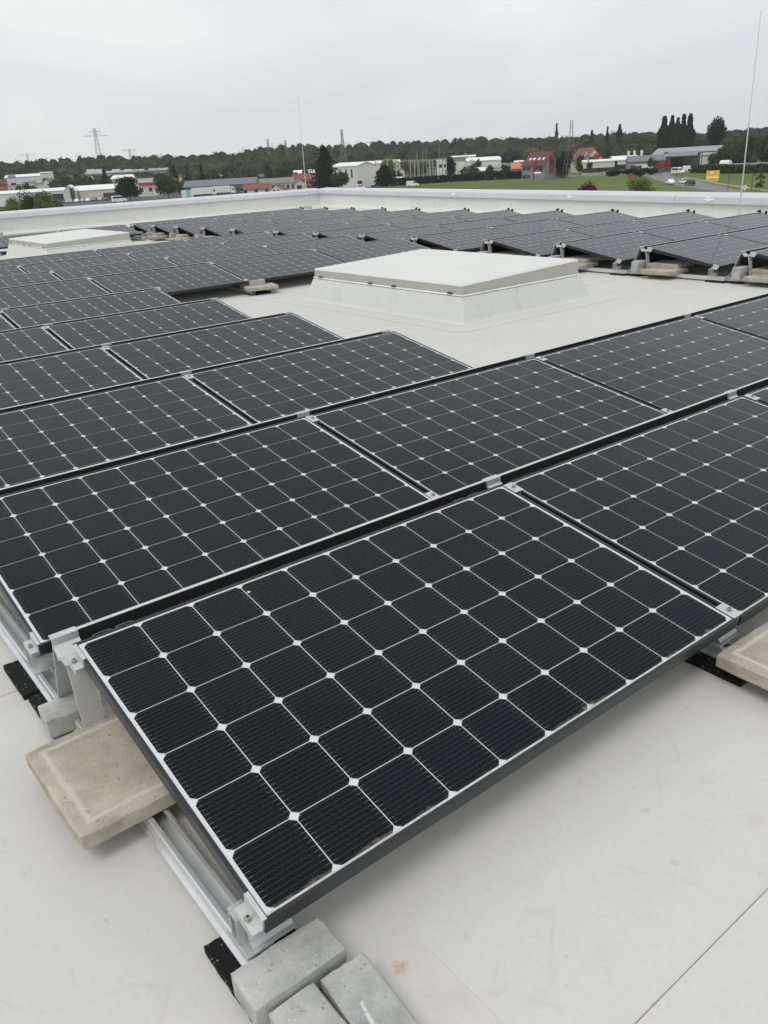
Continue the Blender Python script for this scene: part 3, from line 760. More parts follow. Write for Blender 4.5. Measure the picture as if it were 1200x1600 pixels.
# ------------------------------------------------------------------ lightning rods
def rod(x, y, h, label):
    root = empty('lightning_rod', (x, y, 0)); tag(root, label, 'rod', 'lightning rods')
    b = MB(); b.tube((0, 0, 0.09), (0, 0, h*0.5), 0.011, n=8); b.tube((0, 0, h*0.5), (0, 0, h), 0.008, 0.005, n=8); b.build('rod', M['alu'], root)
    b = MB(); b.tube((0, 0, 0), (0, 0, 0.09), 0.16, 0.14, n=20); b.build('base', M['brick'], root)
    b = MB(); b.tube((0, 0, h*0.5-0.03), (0, 0, h*0.5+0.03), 0.015, n=8); b.build('joint', M['alu'], root)
rod(16.55, 25.05, 3.62, 'thin lightning rod at the far roof corner')
rod(13.95, 7.25, 3.36, 'tall lightning rod at the right edge before the back parapet')
rod(6.35, 26.1, 0.85, 'short thin rod before the left parapet at the left photo edge')

# ================================================================== the land beyond the roof
ZG = -10.5                                     # ground level below the roof
HC = CAM.z-ZG
def hor(px):                                    # image row of the horizon
    a, b_ = ray(px, 0).z, ray(px, 800).z
    return 800*a/(a-b_)
def gp(px, py, z=ZG):                           # pixel to a point on the ground
    d = ray(px, py); return CAM + d*((z-CAM.z)/d.z)
def dp(px, d):                                  # ground point at horizontal distance d in the direction of a column
    r_ = ray(px, hor(px)); r_.z = 0; r_.normalize(); p = CAM + r_*d; p.z = ZG; return p
def zat(px, py, d):                             # height above ground seen at row py at distance d
    r_ = ray(px, py); return CAM.z + r_.z*d/math.hypot(r_.x, r_.y) - ZG
def gd(px, py):
    p = gp(px, py); return math.hypot(p.x-CAM.x, p.y-CAM.y)
def facing(px): r_ = ray(px, hor(px)); return math.atan2(r_.y, r_.x)
def smooth(a, b_, x): t_ = min(1, max(0, (x-a)/(b_-a))); return t_*t_*(3-2*t_)
def land(x, y):
    d = math.hypot(x-CAM.x, y-CAM.y); a = math.atan2(y-CAM.y, x-CAM.x)
    return ZG + 11.0*smooth(560, 1000, d) - 0.0*a

# ---- materials of the land
def mat_ground():
    t = NT('grassland'); o = t.n('ShaderNodeTexCoord').outputs['Object']
    a = t.noise(0.010, 5, o, 0.6); b_ = t.noise(0.09, 6, o, 0.65); c_ = t.noise(1.1, 4, o, 0.6)
    c = t.mix(t.ramp(a, 0.35, B0, 0.65, W1), srgb(84, 104, 52), srgb(102, 116, 64))
    c = t.mix(t.math('MULTIPLY', t.ramp(b_, 0.4, B0, 0.7, W1), 0.5), c, srgb(96, 106, 62))
    c = t.mix(t.math('MULTIPLY', t.ramp(c_, 0.4, B0, 0.7, W1), 0.35), c, srgb(74, 92, 44))
    return t.done(t.bsdf(c, 0.95, 0, 0.1))
M['grass'] = mat_ground()
M['asphalt'] = plain('asphalt', srgb(126, 126, 122), 0.9, 0, 0.1, 0.15, 0.2)
M['yard'] = plain('yard_asphalt', srgb(92, 93, 92), 0.9, 0, 0.2, 0.06, 0.2)
M['gravel'] = plain('gravel', srgb(150, 147, 138), 0.95, 0, 0.2, 0.4, 0.1)
def mat_leaf(name, c1, c2):
    t = NT(name); at = t.n('ShaderNodeAttribute', attribute_name='tint')
    o = t.n('ShaderNodeTexCoord').outputs['Object']
    n = t.noise(0.35, 3, o)
    f = t.math('ADD', t.math('MULTIPLY', at.outputs['Fac'], 0.75), t.math('MULTIPLY', n, 0.25))
    c = t.mix(f, c1, c2)
    p = t.n('ShaderNodeBsdfDiffuse'); t.l(c, p.inputs[0])
    tl = t.n('ShaderNodeBsdfTranslucent'); t.l(c, tl.inputs[0])
    m = t.n('ShaderNodeMixShader'); m.inputs[0].default_value = 0.2
    t.l(p.outputs[0], m.inputs[1]); t.l(tl.outputs[0], m.inputs[2])
    return t.done(m.outputs[0])
M['leaf'] = mat_leaf('leaf_green', srgb(46, 64, 38), srgb(84, 102, 56))
M['leaf_light'] = mat_leaf('leaf_light_green', srgb(88, 104, 58), srgb(122, 134, 80))
M['leaf_dark'] = mat_leaf('leaf_dark_green', srgb(26, 40, 28), srgb(48, 62, 42))
M['leaf_forest'] = mat_leaf('leaf_forest', srgb(40, 52, 40), srgb(80, 92, 62))
M['leaf_red'] = mat_leaf('leaf_dark_red', srgb(62, 36, 44), srgb(84, 50, 56))
M['bark'] = plain('bark', srgb(84, 74, 62), 0.95, 0, 0.25, 1.0)
def pm(name, rgb, rough=0.7, var=0.06, scale=0.4, metal=0.0): M[name] = plain(name, srgb(*rgb), rough, metal, var, scale)
pm('wooded', (58, 70, 54), .95, .2, .02); pm('wall_white', (222, 222, 214)); pm('wall_cream', (208, 204, 190)); pm('wall_grey', (136, 137, 136)); pm('wall_darkgrey', (104, 106, 108))
pm('wall_red', (118, 44, 48)); pm('wall_orange', (196, 118, 78)); pm('wall_brick', (150, 120, 100))
pm('roof_white', (228, 230, 228)); pm('roof_grey', (150, 154, 156)); pm('roof_slate', (112, 118, 124)); pm('roof_red', (92, 58, 54)); pm('roof_tile', (126, 78, 64))
pm('roof_green', (122, 128, 118)); pm('roof_solar', (92, 98, 112), 0.3); pm('red_trim', (180, 54, 66)); pm('magenta', (140, 50, 70))
pm('win', (58, 64, 70), 0.2); pm('door_dark', (62, 64, 66)); pm('post_grey', (166, 166, 160)); pm('lattice', (128, 130, 128)); pm('yellow', (236, 186, 44)); pm('sign_white', (236, 236, 230))
pm('blue', (66, 108, 168)); pm('teal', (140, 196, 190)); pm('tyre', (30, 30, 31)); pm('car_white', (236, 236, 234), 0.3); pm('car_silver', (168, 172, 176), 0.3); pm('car_dark', (62, 66, 72), 0.3); pm('car_red', (188, 70, 44), 0.3); pm('car_blue', (96, 110, 134), 0.3); pm('orange_print', (214, 120, 50))

# ---- ground
b = MB(); nr, na = 26, 64; vs = []
rad = [0, 20, 60, 120, 200, 280, 360, 440, 520, 560, 600, 650, 700, 760, 820, 880, 940, 1000, 1100, 1300, 1700, 2100, 2400]
for r_ in rad:
    for k in range(na):
        a = 2*math.pi*k/na; x, y = CAM.x+r_*math.cos(a), CAM.y+r_*math.sin(a); vs.append((x, y, land(x, y)))
b.add(vs, [(i*na+k, (i+1)*na+k, (i+1)*na+(k+1) % na, i*na+(k+1) % na) for i in range(len(rad)-1) for k in range(na)], True)
tag(b.build('ground', M['grass']), 'flat green meadow and farmland around the building', kind='structure')
def sheet(name, pix, mat, h, label):
    b = MB(); b.face([(lambda p: (p.x, p.y, ZG+h))(gp(*q)) for q in pix]); return tag(b.build(name, mat), label, kind='structure')
sheet('yard', [(-120, 345), (300, 322), (590, 302), (598, 292), (600, 280), (480, 280), (200, 296), (-120, 320)], M['yard'], 0.03, 'dark asphalt yard of the industrial estate')
sheet('road', [(1215, 322), (1128, 301), (1060, 290.5), (1026, 282), (1012, 276), (985, 273.5), (945, 274), (860, 278), (856, 276), (940, 271.5), (988, 270), (1030, 269), (1048, 266), (1080, 263.5), (1140, 260), (1142, 262.5), (1095, 266.5), (1060, 271), (1044, 274), (1064, 278), (1100, 285), (1165, 300), (1260, 320)], M['asphalt'], 0.03, 'grey road curving from the right to the roundabout')
sheet('path', [(1066, 277), (1072, 276.5), (1130, 287), (1200, 297), (1200, 299), (1128, 289)], M['gravel'], 0.035, 'pale footpath beside the road')

# ---- vegetation
def leaf_cloud(mesh_v, mesh_f, tints, c, rx, rz, n, size, rr, tint, shape='round', top=None):
    """leaf-sized quads spread through a crown; c = centre, rx/rz radii"""
    lobes = [(rr.uniform(-.55, .55), rr.uniform(-.55, .55), rr.uniform(-.5, .6), rr.uniform(.42, .68)) for _ in range(9)]
    for _ in range(n):
        if shape == 'round':
            lx, ly, lz, lr = rr.choice(lobes)
            v = Vector((rr.gauss(0, 1), rr.gauss(0, 1), rr.gauss(0, 1))).normalized()*(rr.random()**0.4)*lr
            p = Vector((lx+v.x, ly+v.y, lz+v.z)); q = Vector((p.x*rx, p.y*rx, p.z*rz))
        elif shape == 'column':
            t_ = rr.random(); w = (min(1, (1.04-t_)*1.5)**0.75)*(0.8+0.2*math.sin(t_*17+lobes[0][0]*9))
            a = rr.uniform(0, 6.283); r_ = rr.random()**0.45*w
            q = Vector((math.cos(a)*r_*rx, math.sin(a)*r_*rx, (t_*2-1)*rz))
        else:   # cone with drooping tiers
            t_ = rr.random()**1.35; tier = 0.72+0.36*((t_*11) % 1.0 < 0.55)
            w = ((1-t_)**0.8)*tier+0.04
            a = rr.uniform(0, 6.283); w *= 0.78+0.34*math.sin(3*a+t_*13+lobes[0][0]*9); r_ = rr.random()**0.5*w
            q = Vector((math.cos(a)*r_*rx, math.sin(a)*r_*rx, (t_*2-1)*rz))
        q = c+q; s_ = size*rr.uniform(.6, 1.3)
        n1 = Vector((rr.gauss(0, 1), rr.gauss(0, 1), rr.gauss(0, .8))).normalized(); n2 = n1.orthogonal().normalized(); n3 = n1.cross(n2)
        k = len(mesh_v)
        mesh_v += [tuple(q+n2*s_), tuple(q+n3*s_*.7), tuple(q-n2*s_), tuple(q-n3*s_*.7)]
        mesh_f.append((k, k+1, k+2, k+3)); tints.append(min(1, max(0, tint+rr.uniform(-.18, .18))))
def core(mesh_v, mesh_f, tints, c, rx, rz, rr, tint, nu=9, nv=6):
    k0 = len(mesh_v); ph = rr.uniform(0, 6)
    for j in range(nv+1):
        th = math.pi*j/nv
        for i in range(nu):
            a = 2*math.pi*i/nu; q = 0.85+0.15*math.sin(3*a+ph+2*th)+rr.uniform(-.08, .08)
            mesh_v.append((c.x+math.cos(a)*math.sin(th)*rx*q, c.y+math.sin(a)*math.sin(th)*rx*q, c.z+math.cos(th)*rz*q))
    for j in range(nv):
        for i in range(nu):
            mesh_f.append((k0+j*nu+i, k0+(j+1)*nu+i, k0+(j+1)*nu+(i+1) % nu, k0+j*nu+(i+1) % nu)); tints.append(min(1, max(0, tint+rr.uniform(-.15, .15))))
def leaf_object(name, v, f, tints, mat, parent=None, kind=None):
    me = bpy.data.meshes.new(name); me.from_pydata(v, [], f)
    at = me.attributes.new('tint', 'FLOAT', 'FACE'); at.data.foreach_set('value', tints); me.update()
    return link(name, me, mat, parent, kind)
def tree(name, label, px, d, top_py, width_px, mat='leaf', shape='round', n=1800, leaf=None, base=0.12, group=None, cat='tree', seed=None, gz=None):
    p = dp(px, d); p.z = land(p.x, p.y); H = zat(px, top_py, d)-(p.z-ZG)
    w = (dp(px+width_px/2, d)-dp(px-width_px/2, d)).length/2
    root = empty(name, p); tag(root, label, cat, group); rr = random.Random(seed or int(px*13+d))
    leaf = leaf or max(0.16, d*0.0011)
    b = MB(); lean = rr.uniform(-.02, .02)
    if base > 0.02 or shape != 'round':
        tr_ = max(0.10, H*0.018)
        b.tube((0, 0, -0.3), (lean*H, 0, H*0.45), tr_*1.3, tr_*0.7, n=8); b.tube((lean*H, 0, H*0.45), (lean*H, 0, H*0.85), tr_*0.7, tr_*0.2, n=6)
        for k in range(6):
            a = rr.uniform(0, 6.28); z = H*rr.uniform(.3, .6)
            b.tube((lean*H, 0, z), (lean*H+math.cos(a)*w*.6, math.sin(a)*w*.6, z+H*.2), tr_*.4, tr_*.12, n=5)
    else:
        for k in range(5):
            a = rr.uniform(0, 6.28); b.tube((0, 0, -0.1), (math.cos(a)*w*.5, math.sin(a)*w*.5, H*.6), 0.05, 0.02, n=5)
    b.build('trunk', M['bark'], root)
    v, f, t_ = [], [], []
    rz = H*(1-base)/2; cz = H*base+rz
    tn_ = rr.uniform(.35, .65)
    if shape == 'round': core(v, f, t_, Vector((0, 0, cz)), w*.6, rz*.62, rr, tn_)
    elif shape == 'column': core(v, f, t_, Vector((0, 0, cz-rz*.1)), w*.7, rz*.85, rr, tn_)
    leaf_cloud(v, f, t_, Vector((0, 0, cz)), w, rz*(0.9 if shape == 'round' else 1), n, leaf, rr, tn_, shape)
    leaf_object('crown', v, f, t_, M[mat], root); return root

# the wood on the rising ground: one mass, crowns of many leaf faces, back rows first
PROF = [(-150, 248), (0, 246), (60, 245), (100, 240), (130, 240), (200, 239), (260, 236), (300, 238), (350, 233), (372, 237), (388, 231), (402, 226), (450, 222), (500, 221), (540, 222), (590, 218), (640, 216), (690, 214), (750, 211), (800, 211), (850, 210), (900, 208), (950, 206), (1000, 204), (1060, 203), (1100, 206), (1150, 201), (1200, 196), (1350, 190)]
def profile(px):
    for (a, ya), (b_, yb) in zip(PROF, PROF[1:]):
        if a <= px <= b_: return ya+(yb-ya)*(px-a)/(b_-a)
    return PROF[-1][1]
fr = random.Random(21); v, f, tn = [], [], []
for l_ in range(7):
    d0 = 900-l_*52; px = -130.0
    while px < 1330:
        d = d0+fr.uniform(-18, 18); p = dp(px, d); p.z = land(p.x, p.y)
        back = profile(px); front = hor(px)-4
        tp = back+(front-back)*(l_/6)**1.1 + fr.gauss(.6, 1.3)
        H = zat(px, tp, d)-(p.z-ZG); H = max(6.0, H); w = fr.choice((4.6, 5.5, 6.5, 8.0, 10.5, 13.0))*fr.uniform(.9, 1.1)
        tint = fr.choice((.05, .2, .35, .5, .7, .95))+fr.uniform(-.1, .1)
        cz = p.z+H*0.55; rz = H*0.46
        core(v, f, tn, Vector((p.x, p.y, cz-rz*.08)), w*.86, rz*.88, fr, tint)
        leaf_cloud(v, f, tn, Vector((p.x, p.y, cz-rz*.06)), w*.86, rz*.86, 300, .62, fr, tint)
        px += w*1.05*1406/d
leaf_object('forest', v, f, tn, M['leaf_forest'], None, 'stuff')['label'] = 'dark green wood filling the horizon'

TG = 'trees around the estate'
tree('leafy_tree', 'round dark green tree beside the white minibus at left', 197, 452, 275, 47, 'leaf_dark', n=3200, base=.05, group=TG)
tree('leafy_tree', 'dense tree standing right of the red-trimmed house', 258, 440, 271, 36, 'leaf', n=2600, base=.05, group=TG)
tree('leafy_tree', 'light green bushy tree behind the long white hall', 100, 545, 267, 46, 'leaf', n=1800, base=.05, group=TG)
tree('leafy_tree', 'smaller reddish green tree right of the bushy tree behind the white hall', 128, 545, 276, 26, 'leaf', n=900, base=.05, group=TG)
tree('spruce', 'dark spruce behind the ridge of the white hall', 163, 560, 261, 18, 'leaf_dark', 'cone', 800, base=.03, group=TG)
tree('spruce', 'dark spruce behind the grey hall, left one', 272, 545, 259, 22, 'leaf_dark', 'cone', 900, base=.03, group=TG)
tree('leafy_tree', 'light green willow-like tree behind the grey hall', 297, 540, 263, 26, 'leaf_light', n=1200, base=.05, group=TG)
tree('spruce', 'dark narrow conifer right of the light tree behind the grey hall', 314, 540, 256, 14, 'leaf_dark', 'cone', 700, base=.03, group=TG)
tree('leafy_tree', 'dark round tree behind the right half of the grey hall', 330, 545, 260, 22, 'leaf_dark', n=900, base=.05, group=TG)
tree('spruce', 'left of two small conifers behind the grey hall ridge', 349, 530, 264, 11, 'leaf_dark', 'cone', 500, base=.03, group=TG)
tree('spruce', 'right of two small conifers behind the grey hall ridge', 361, 530, 264, 12, 'leaf_dark', 'cone', 500, base=.03, group=TG)
tree('leafy_tree', 'dark tree behind the red tiled bungalow', 392, 500, 259, 40, 'leaf', n=1600, base=.05, group=TG)
tree('leafy_tree', 'tall green tree left of the lightning rod behind the bungalow', 441, 500, 247, 38, 'leaf', n=2200, base=.05, group=TG)
tree('spruce', 'tall dark spruce towering left of the white gabled hall', 507, 400, 229, 66, 'leaf_dark', 'cone', 6000, base=.02, group=TG)
tree('leafy_tree', 'dark leafy tree at the foot of the tall spruce', 527, 395, 268, 32, 'leaf', n=1500, base=.05, group=TG)
tree('leafy_tree', 'drooping dark green tree before the substation posts', 598, 412, 254, 34, 'leaf_dark', n=2400, base=.06, group=TG)
tree('leafy_tree', 'olive tree before the wood above the white hall', 605, 545, 237, 34, 'leaf_light', n=1200, base=.05, group=TG)
tree('leafy_tree', 'olive round tree before the wood above the substation', 640, 545, 242, 26, 'leaf_light', n=900, base=.05, group=TG)
tree('leafy_tree', 'dark tree between the substation and the white shed', 705, 450, 243, 20, 'leaf_dark', n=900, base=.05, group=TG)
tree('leafy_tree', 'tree before the white shed, left of the blue stall', 740, 430, 258, 18, 'leaf', n=700, base=.08, group=TG)
tree('leafy_tree', 'small tree right of the blue stall', 764, 425, 257, 13, 'leaf', n=600, base=.1, group=TG)
tree('leafy_tree', 'small tree before the long low shop near the grey house', 788, 425, 256, 13, 'leaf', n=600, base=.1, group=TG)
tree('leafy_tree', 'dark tree right behind the grey house with red roof', 880, 400, 231, 28, 'leaf_dark', n=1800, base=.03, group=TG)
tree('leafy_tree', 'light green tree before the wood behind the grey house', 838, 540, 228, 40, 'leaf_light', n=1500, base=.05, group=TG)
tree('poplar', 'lone slim poplar rising above the wood', 869, 900, 193, 7, 'leaf_dark', 'column', 500, leaf=.9, base=.03, group=TG)
tree('poplar', 'poplar standing right of the lattice mast', 924, 720, 204, 12, 'leaf_dark', 'column', 700, leaf=.8, base=.03, group=TG)
tree('poplar', 'narrow poplar above the cream gabled house', 948, 700, 198, 9, 'leaf_dark', 'column', 700, leaf=.7, base=.03, group=TG)
tree('leafy_tree', 'tall dark rounded tree right of the narrow poplar', 967, 690, 195, 17, 'leaf_dark', 'column', 1200, leaf=.8, base=.05, group=TG)
for k, (px, tp, w) in enumerate(((1036, 182, 34), (1048, 181, 30), (1057, 184, 30), (1066, 179, 26), (1076, 178, 29))):
    tree('poplar', '%s poplar from the left in the tall row behind the grey hall' % ordn(k), px, 560, tp, w, 'leaf_dark', 'column', 1700, leaf=.62, base=.02, group='row of poplars')
tree('leafy_tree', 'tall dark tree standing alone right of the poplar row', 1117, 560, 179, 38, 'leaf_dark', n=3600, leaf=.55, base=.12, group=TG)
for k, (px, tp, w, d) in enumerate(((1150, 213, 40, 480), (1175, 210, 36, 470), (1205, 208, 44, 460), (1138, 226, 30, 450))):
    tree('leafy_tree', '%s of the broad bushy trees behind the embankment at right' % ordn(k), px, d, tp, w, 'leaf', n=2200, base=.02, group='bushy trees at the right edge')
for k, (px, tp, w, d) in enumerate(((12, 306, 44, 300), (38, 297, 38, 310), (60, 299, 40, 305), (76, 304, 30, 300), (-20, 312, 40, 290))):
    tree('shrub', '%s shrub from the left before the long white hall' % ordn((k+1) % 5), px, d, tp, w, 'leaf_light' if k != 1 else 'leaf', n=2200, leaf=.28, base=0.0, group='shrubs at the left edge', cat='shrub')
tree('shrub', 'dark red shrub just behind the parapet', 926, 190, 281, 46, 'leaf_red', n=2600, leaf=.17, base=0.0, cat='shrub')
tree('leafy_tree', 'light green young tree just behind the parapet before the road', 1006, 200, 272, 44, 'leaf_light', n=1600, leaf=.2, base=.05, group=TG)
for k, (px, py, w) in enumerate(((962, 275, 26), (985, 273, 30), (1012, 272, 30), (1000, 276, 20), (1022, 273, 16))):
    tree('shrub', '%s shrub of the clipped group at the roundabout' % ordn(k), px, gd(px, py), py-9.5, w, 'leaf_dark', n=700, leaf=.5, base=0.0, group='roundabout shrubs', cat='shrub')
for k, (px, py, tp, w) in enumerate(((907, 276, 253, 12), (922, 272, 249, 11), (940, 270, 250, 11), (962, 269, 250, 10), (1021, 269, 246, 15), (1043, 266, 249, 10), (1060, 264, 244, 13))):
    tree('leafy_tree', '%s small street tree from the left along the shops' % ordn(k), px, gd(px, py), tp, w, 'leaf', n=600, leaf=.42, base=.25, group='street trees along the shops')
def hedge(label, pix, h, w, mat='leaf_dark', dens=14, name='hedge'):
    v, f, t_ = [], [], []; rr = random.Random(len(label))
    root = empty(name, gp(*pix[0])); tag(root, label, 'hedge')
    o0 = gp(*pix[0])
    for (a, b_) in zip(pix, pix[1:]):
        A_, B_ = gp(*a), gp(*b_); L = (B_-A_).length; n_ = int(L*dens)
        for _ in range(n_):
            q = A_+(B_-A_)*rr.random()-o0+Vector((rr.uniform(-w, w), rr.uniform(-w, w), rr.uniform(0, h)))
            n1 = Vector((rr.gauss(0, 1), rr.gauss(0, 1), rr.gauss(0, 1))).normalized(); n2 = n1.orthogonal().normalized(); n3 = n1.cross(n2); s_ = rr.uniform(.25, .55)
            k = len(v); v += [tuple(q+n2*s_), tuple(q+n3*s_), tuple(q-n2*s_), tuple(q-n3*s_)]; f.append((k, k+1, k+2, k+3)); t_.append(rr.uniform(.2, .7))
    leaf_object('foliage', v, f, t_, M[mat], root)
hedge('long clipped dark hedge between meadow and substation', [(588, 292), (700, 284.5), (800, 279.5), (880, 276.5)], 3.2, 0.8, dens=70)
hedge('tall dark hedge beside the grey house under the lattice mast', [(857, 277), (886, 277)], 6.0, 1.0, dens=60)
hedge('grey-green weedy bank under the embankment at right', [(1082, 270), (1140, 271), (1215, 270)], 3.0, 1.5, 'leaf', 70)
hedge('dark bush on the meadow at the right edge', [(1183, 295), (1187, 295)], 3.4, 1.0, 'leaf', 60)

# low trees and bushes filling the gaps of the estate: one mass
gr_ = random.Random(77); v, f, tn = [], [], []
for k in range(150):
    px = gr_.uniform(-60, 1260); lo, hi = (505, 560) if px < 560 else (445, 545)
    if 590 < px < 700 and gr_.random() < .6: continue
    d = gr_.uniform(lo, hi); p = dp(px, d); H = gr_.uniform(4, 9.5)*(1.0 if px > 560 else 1.5); w = gr_.uniform(2.2, 4.8); tt = gr_.uniform(0, .9)
    c_ = Vector((p.x, p.y, p.z+H*.5)); core(v, f, tn, c_, w*.75, H*.42, gr_, tt); leaf_cloud(v, f, tn, c_, w*.95, H*.46, 420, .42, gr_, tt)
leaf_object('greenery', v, f, tn, M['leaf_forest'], None, 'stuff')['label'] = 'small trees and bushes between the distant roofs'
# ---- buildings
def hall(name, label, pxl, pxr, d, eave_py, ridge_py, depth, wall, roof_m, yaw=0.0, ridge='x', wins=None, doors=None, group=None, cat='building', over=0.3, trim=None, front='front'):
    """gabled building whose front (facing the camera) spans pxl..pxr; ridge 'x' along the front or 'y' away from the camera"""
    pc = (pxl+pxr)/2; p = dp(pc, d); w = (dp(pxr, d)-dp(pxl, d)).length
    he = zat(pc, eave_py, d); hr = zat(pc, ridge_py, d)
    root = empty(name, p, facing(pc)-math.pi/2+R(yaw)); tag(root, label, cat, group)
    x0, x1, y0, y1 = -w/2, w/2, 0, depth
    b = MB()
    if ridge == 'x': prof = [(y0, -0.5), (y1, -0.5), (y1, he), ((y0+y1)/2, hr-0.15), (y0, he)]; b.prism(prof, x0, x1, 'x')
    else: prof = [(x0, -0.5), (x1, -0.5), (x1, he), (0, hr-0.15), (x0, he)]; b.prism(list(reversed(prof)), y0, y1, 'y')
    b.build('wall', M[wall], root)
    b = MB(); t_ = 0.25
    if ridge == 'x':
        ym = (y0+y1)/2; sl = (hr-he)/(ym-y0)
        for sg in (1, -1):
            ya, yb = (y0-over, ym) if sg > 0 else (ym, y1+over)
            za, zb = (he-sl*over, hr) if sg > 0 else (hr, he-sl*over)
            b.prism([(ya, za), (yb, zb), (yb, zb+t_), (ya, za+t_)], x0-over, x1+over, 'x')
    else:
        sl = (hr-he)/(x1)
        for sg in (-1, 1):
            xa, xb = (x0-over, 0) if sg < 0 else (0, x1+over)
            za, zb = (he-sl*over, hr) if sg < 0 else (hr, he-sl*over)
            b.prism([(xa, za), (xa, za+t_), (xb, zb+t_), (xb, zb)], y0-over, y1+over, 'y')
    rf = b.build('roof', M[roof_m], root)
    for k, (fx, fz, ww, hh, *mm) in enumerate(wins or []):   # fractions of width / height on the front
        b = MB(); cx, cz = x0+w*fx, he*fz
        b.box(cx-ww/2, cx+ww/2, y0-0.06, y0+0.05, cz-hh/2, cz+hh/2); wo_ = b.build('window', M[mm[0] if mm else 'win'], root)
        b = MB(); b.box(cx-ww/2-.08, cx+ww/2+.08, y0-0.16, y0-0.0, cz-hh/2-.12, cz-hh/2-0.02); b.build('sill', M['wall_white'], wo_)
    for (fx, ww, hh, mm) in doors or []:
        b = MB(); cx = x0+w*fx; b.box(cx-ww/2, cx+ww/2, y0-0.07, y0+0.05, -0.1, hh); b.build('door', M[mm], root)
    root['_w'] = w; root['_he'] = he; root['_hr'] = hr
    return root
def fin(o):
    for k in ('_w', '_he', '_hr'):
        if k in o: del o[k]
row = lambda n, z, ww, hh, a=.08, b_=.92: [(a+(b_-a)*k/(n-1), z, ww, hh) for k in range(n)]
bl = []
h_ = hall('long_hall', 'long white hall with light roof behind the parked cars', 112, 178, 490, 297, 290, 16, 'wall_cream', 'roof_white', -8, 'x', doors=[(.02, 3, 6, 'door_dark'), (.86, 8, 3.4, 'door_dark')]); bl.append(h_)
h_ = hall('long_hall', 'white hall wing with shed roof at the left, partly behind shrubs', -10, 97, 485, 301, 297, 14, 'wall_white', 'roof_white', -6, 'x', doors=[(.87, 4, 4.5, 'door_dark'), (.93, 3, 4.5, 'door_dark')]); bl.append(h_)
h_ = hall('gable_house', 'cream gable front joining the two white halls', 95, 113, 482, 299, 290, 14, 'wall_cream', 'roof_white', -8, 'y', doors=[(.75, 2.2, 7, 'door_dark')]); bl.append(h_)
h_ = hall('house', 'house with long grey roof above the white hall at left', 10, 64, 540, 288, 278.5, 14, 'wall_white', 'roof_grey', -6, 'x', wins=row(5, .55, 2.2, 1.6)); bl.append(h_)
h_ = hall('house', 'white gable end right of the grey roof at left', 64, 78, 535, 287, 280, 10, 'wall_white', 'roof_slate', -14, 'y'); bl.append(h_)
h_ = hall('house', 'pinkish tiled roof at the left photo edge', -12, 10, 520, 289, 281, 12, 'wall_brick', 'roof_red', 0, 'x'); bl.append(h_)
h_ = hall('flat_hall', 'bright flat-roofed hall in the distance at left', 8, 66, 610, 276.5, 272.5, 30, 'wall_white', 'roof_white', -5, 'x'); bl.append(h_)
h_ = hall('flat_hall', 'white block with flat roof left of the bushy tree', 64, 82, 600, 270, 269, 12, 'wall_white', 'roof_white', -5, 'x'); bl.append(h_)
h_ = hall('flat_hall', 'row of pale sawtooth factory roofs behind the dark spruce', 128, 262, 620, 269.5, 266, 30, 'wall_grey', 'roof_grey', -6, 'x'); bl.append(h_)
for k, px in enumerate((143, 156, 182, 201, 224, 238, 252)):
    p = dp(px, 628); b = MB(); hh = zat(px, 264.5, 628); b.cbox(-2.0, 2.0, -2.0, 2.0, hh-4.5, hh, .3); b.box(-1.2, 1.2, -1.2, 1.2, -0.2, hh-4.4)
    o = b.build('roof_turret', M['wall_white']); o.location = p; tag(o, '%s white roof vent from the left on the sawtooth factory' % ordn(k), 'vent', 'factory roof vents')
h_ = hall('red_trim_house', 'small white house with red trim roof behind the dark tree', 214, 249, 505, 286, 279, 14, 'wall_white', 'roof_grey', 12, 'x', wins=row(3, .5, 2, 2)); bl.append(h_)
b = MB(); w, he, hr = h_['_w'], h_['_he'], h_['_hr']; b.box(-w/2-.5, w/2+.5, -0.7, -0.35, he-1.1, he+0.25); b.build('red_fascia', M['red_trim'], h_)
h_ = hall('flat_hall', 'pale shed roof left of the red-trimmed house', 172, 204, 540, 279, 274, 16, 'wall_white', 'roof_white', -12, 'x'); bl.append(h_)
h_ = hall('grey_hall', 'long dark grey hall with pitched grey roof behind the trucks', 283, 398, 452, 290, 281, 16, 'wall_darkgrey', 'roof_slate', -7, 'x', wins=[(.55, .4, 3, 1.6), (.66, .4, 3, 1.6), (.77, .4, 3, 1.6)], doors=[(.3, 5, 4.2, 'door_dark')]); bl.append(h_)
h_ = hall('bungalow', 'bungalow with red tiled roof and white gable by the parapet', 376, 416, 440, 296, 288.5, 12, 'wall_cream', 'roof_tile', -4, 'x', wins=row(3, .5, 1.6, 1.6)); bl.append(h_)
h_ = hall('bungalow', 'white gable end of the red tiled bungalow', 416, 440, 438, 298, 289.5, 8, 'wall_white', 'roof_tile', -16, 'y', wins=[(.35, .4, 1.3, 1.6), (.62, .4, 1.3, 1.6)]); bl.append(h_)
h_ = hall('long_house', 'long low house with grey-green roof and white windows', 400, 458, 458, 287, 279, 11, 'wall_cream', 'roof_green', 3, 'x', wins=row(7, .5, 1.5, 1.7, .12, .95)); bl.append(h_)
h_ = hall('long_house', 'cream gable wing of the long low house', 457, 476, 454, 288, 280, 10, 'wall_cream', 'roof_green', 4, 'y', wins=[(.4, .4, 2.4, 2)]); bl.append(h_)
h_ = hall('red_roof_house', 'house with salmon red roof left of the tall spruce', 455, 492, 500, 281, 272, 12, 'wall_brick', 'roof_tile', 0, 'x', wins=row(3, .4, 1.4, 1.4)); bl.append(h_)
h_ = hall('white_shed', 'white roofed shed behind the salmon red roof', 458, 492, 545, 270.5, 266, 14, 'wall_white', 'roof_white', 0, 'x'); bl.append(h_)
